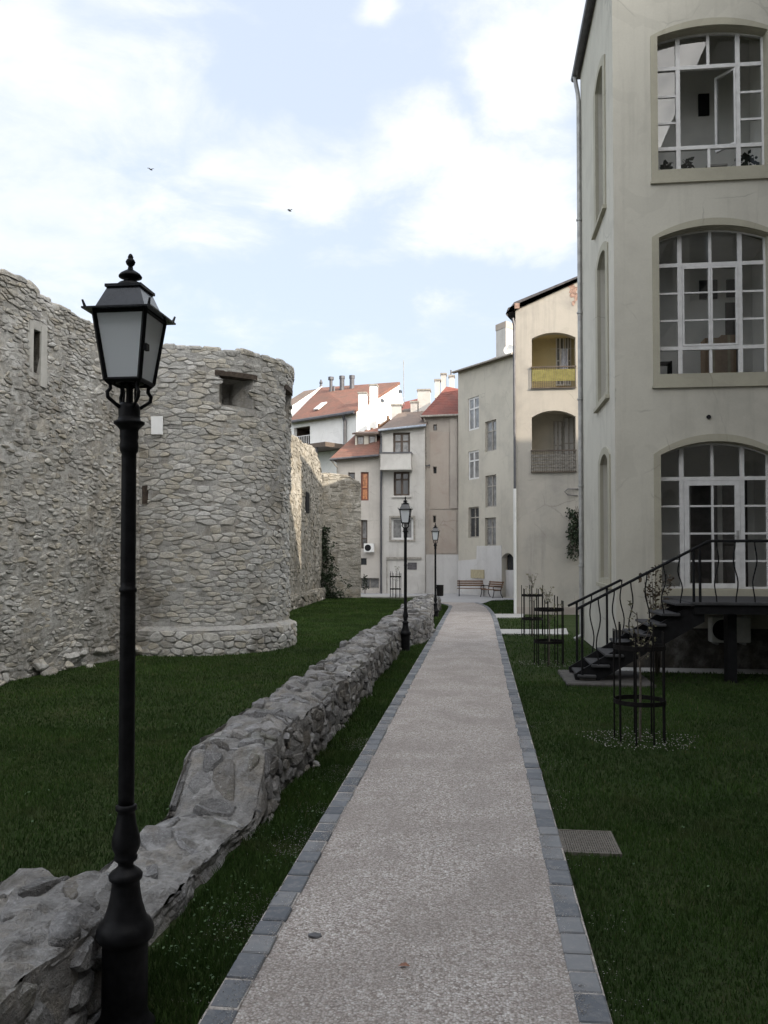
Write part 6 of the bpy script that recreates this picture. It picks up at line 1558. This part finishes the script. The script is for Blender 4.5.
def emit(n, box, ok, h, w, bias=0.0):
    global off
    x, y = field(n, *box, ok); cl = np.array([mnoise.noise(Vector((a*1.3, b_*1.3, 5))) for a, b_ in zip(x, y)]) if len(x) < 400000 else np.zeros(len(x))
    hh = h*rng.uniform(0.5, 1.25, len(x))*(1+0.5*cl); t = np.clip(rng.beta(2, 2.4, len(x))+bias+0.25*cl, 0, 0.9); dry = rng.random(len(x)) < 0.02; t = np.where(dry, 1.0, t)
    V, T, ti = blades(x, y, hh, w*rng.uniform(0.7, 1.3, len(x)), t); VV.append(V); TTT.append(T+off); TI.append(ti); off += len(V)
emit(60000, (PR, 3.6, 3.2, 8.5), ok_right, 0.042, 0.0065); emit(60000, (PR, 6.2, 8.5, 16), ok_right, 0.044, 0.010); emit(30000, (PR, 8.0, 16, YL), ok_right, 0.055, 0.018)
emit(26000, (3.6, WX, 1.0, 8.5), ok_right, 0.045, 0.012); emit(9000, (PR, 3.6, 0.5, 3.2), ok_right, 0.045, 0.011)
emit(42000, (-14, -7.0, 0.5, 11), ok_left, 0.046, 0.014); emit(22000, (-7.0, WL, 0.3, 4.5), ok_left, 0.045, 0.011)
emit(9000, (0.0, 3.2, 34, 46), ok_far_right, 0.055, 0.022)
emit(26000, (WR, PL, 2.5, 10), ok_strip, 0.062, 0.0075); emit(14000, (WR, PL, 10, 24), ok_strip, 0.062, 0.012); emit(7000, (WR, PL, 24, 42), ok_strip, 0.06, 0.02)
emit(70000, (-7.0, WL, 4.5, 11), ok_left, 0.043, 0.008); emit(80000, (-12, WL, 11, 22), ok_left, 0.045, 0.013, 0.08); emit(60000, (-12, WL, 22, 34), ok_left, 0.055, 0.022, 0.24); emit(40000, (-11, -1.3, 34, 47.2), ok_left, 0.055, 0.03, 0.36)
o = arr('grass', np.concatenate(VV), np.concatenate(TTT), np.concatenate(TI), M['blade']); tag(o, kind='stuff')

# weeds and clover leaves in the strip by the wall and along the path edge
VV = []; TTT = []; TI = []; off = 0
def clover(n, box, ok, prob, r):
    global off
    x, y = field(n, *box, ok); k = np.array([mnoise.noise(Vector((a*2.1, b_*2.1, 11))) for a, b_ in zip(x, y)]) > prob; x, y = x[k], y[k]; n = len(x)
    z = gz + rng.uniform(0.02, 0.06, n); rr = r*rng.uniform(0.5, 1.3, n); tl = rng.uniform(-.5, .5, (n, 2)); pts = []
    for q in range(5): a = 2*np.pi*q/5 + 0.3; pts.append(np.stack([x+rr*np.cos(a), y+rr*np.sin(a), z+rr*(np.cos(a)*tl[:,0]+np.sin(a)*tl[:,1])], 1))
    VV.append(np.stack(pts, 1).reshape(-1, 3)); TTT.append(np.arange(n*5).reshape(n, 5)+off); TI.append(np.repeat(rng.random(n), 5)); off += n*5
clover(1300, (WR, PL, 3.0, 9), ok_strip, 0.05, 0.008); clover(500, (PR, 3.5, 3.4, 9), ok_right, 0.3, 0.008); clover(700, (-6, WL, 5, 12), ok_left, 0.3, 0.011)
m, nt, b = newmat('clover_leaf'); at = N(nt, 'ShaderNodeAttribute', attribute_name='tint'); lk(nt, ramp(nt, at.outputs['Fac'], [(0,(0.03,0.065,0.02)),(0.7,(0.05,0.10,0.033)),(1,(0.075,0.125,0.05))]), b.inputs['Base Color']); b.inputs['Roughness'].default_value = 0.7
o = arr('clover', np.concatenate(VV), np.concatenate(TTT), np.concatenate(TI), m); tag(o, kind='stuff')

# loose gravel grains: on the near path, spilled over the edging and round the tree guards
def grains(x, y, z, r):
    n = len(x); base = np.array([[1,0,0],[0,1,0],[-1,0,0],[0,-1,0],[0,0,1.0],[0,0,-1.0]]); V = np.zeros((n, 6, 3)); a = rng.uniform(0, 6.28, n); jit = rng.uniform(0.6, 1.3, (n, 6))
    for q in range(6):
        bx, by, bz = base[q]; V[:, q, 0] = x + r*jit[:, q]*(bx*np.cos(a)-by*np.sin(a)); V[:, q, 1] = y + r*jit[:, q]*(bx*np.sin(a)+by*np.cos(a)); V[:, q, 2] = z + r*0.7*jit[:, q]*bz
    f = np.array([[0,1,4],[1,2,4],[2,3,4],[3,0,4],[1,0,5],[2,1,5],[3,2,5],[0,3,5]]); T = (np.arange(n)[:, None, None]*6 + f[None]).reshape(-1, 3)
    return V.reshape(-1, 3), T, np.repeat(rng.random(n), 6)
GX = []; GY = []; GZ = []; GR = []
def gr(x, y, z, r): GX.append(x); GY.append(y); GZ.append(np.broadcast_to(z, x.shape).astype(float)); GR.append(r)
n = 26000; x = rng.uniform(PL+SET, PR-SET, n); y = 3.0+10*rng.random(n)**1.5; k = (x-(PL+SET))/(PR-PL-2*SET); gr(x, y, 0.012*np.sin(np.pi*k)+0.001, rng.uniform(0.0015, 0.0038, n))
n = 9000; y = rng.uniform(3, 14, n); s = rng.random(n) < 0.5; e = np.where(s, PL+SET, PR-SET); d = np.abs(rng.normal(0, 0.05, n)); x = e + np.where(s, -d, d); cl = np.array([mnoise.noise(Vector((1.0*q, b_*1.1, 2))) for q, b_ in zip(s, y)]) > -0.05; x, y = x[cl], y[cl]; gr(x, y, np.full(len(x), 0.018), rng.uniform(0.002, 0.0045, len(x)))
n = 5000; y = rng.uniform(3, 12, n); s = rng.random(n) < 0.85; e = np.where(s, PL, PR); d = np.abs(rng.normal(0, 0.16, n)); x = e + np.where(s, -d, d); cl = np.array([mnoise.noise(Vector((3.0*q, b_*1.4, 6))) for q, b_ in zip(s, y)]) > 0.0; x, y = x[cl], y[cl]; gr(x, y, np.full(len(x), gz+0.025)+rng.uniform(0,0.02,len(x)), rng.uniform(0.002, 0.0045, len(x)))
for g, nn_ in ((locs[0], 420), (locs[1], 200), (locs[2], 100)):
    a = rng.uniform(0, 6.28, nn_); rr = 0.72*np.sqrt(rng.random(nn_))*(1+0.12*np.sin(a*5)); gr(g.x+rr*np.cos(a), g.y+rr*np.sin(a)*0.9, np.full(nn_, gz+0.022)+rng.uniform(0,0.025,nn_), rng.uniform(0.005, 0.011, nn_))
m, nt, b = newmat('gravel_grain'); at = N(nt, 'ShaderNodeAttribute', attribute_name='tint'); lk(nt, ramp(nt, at.outputs['Fac'], [(0,(0.19,0.17,0.15)),(0.4,(0.34,0.32,0.30)),(0.8,(0.42,0.40,0.385)),(1,(0.56,0.55,0.54))]), b.inputs['Base Color']); b.inputs['Roughness'].default_value = 0.9
V, T, ti = grains(np.concatenate(GX), np.concatenate(GY), np.concatenate(GZ), np.concatenate(GR)); o = arr('loose_gravel', V, T, ti, m); tag(o, kind='stuff')
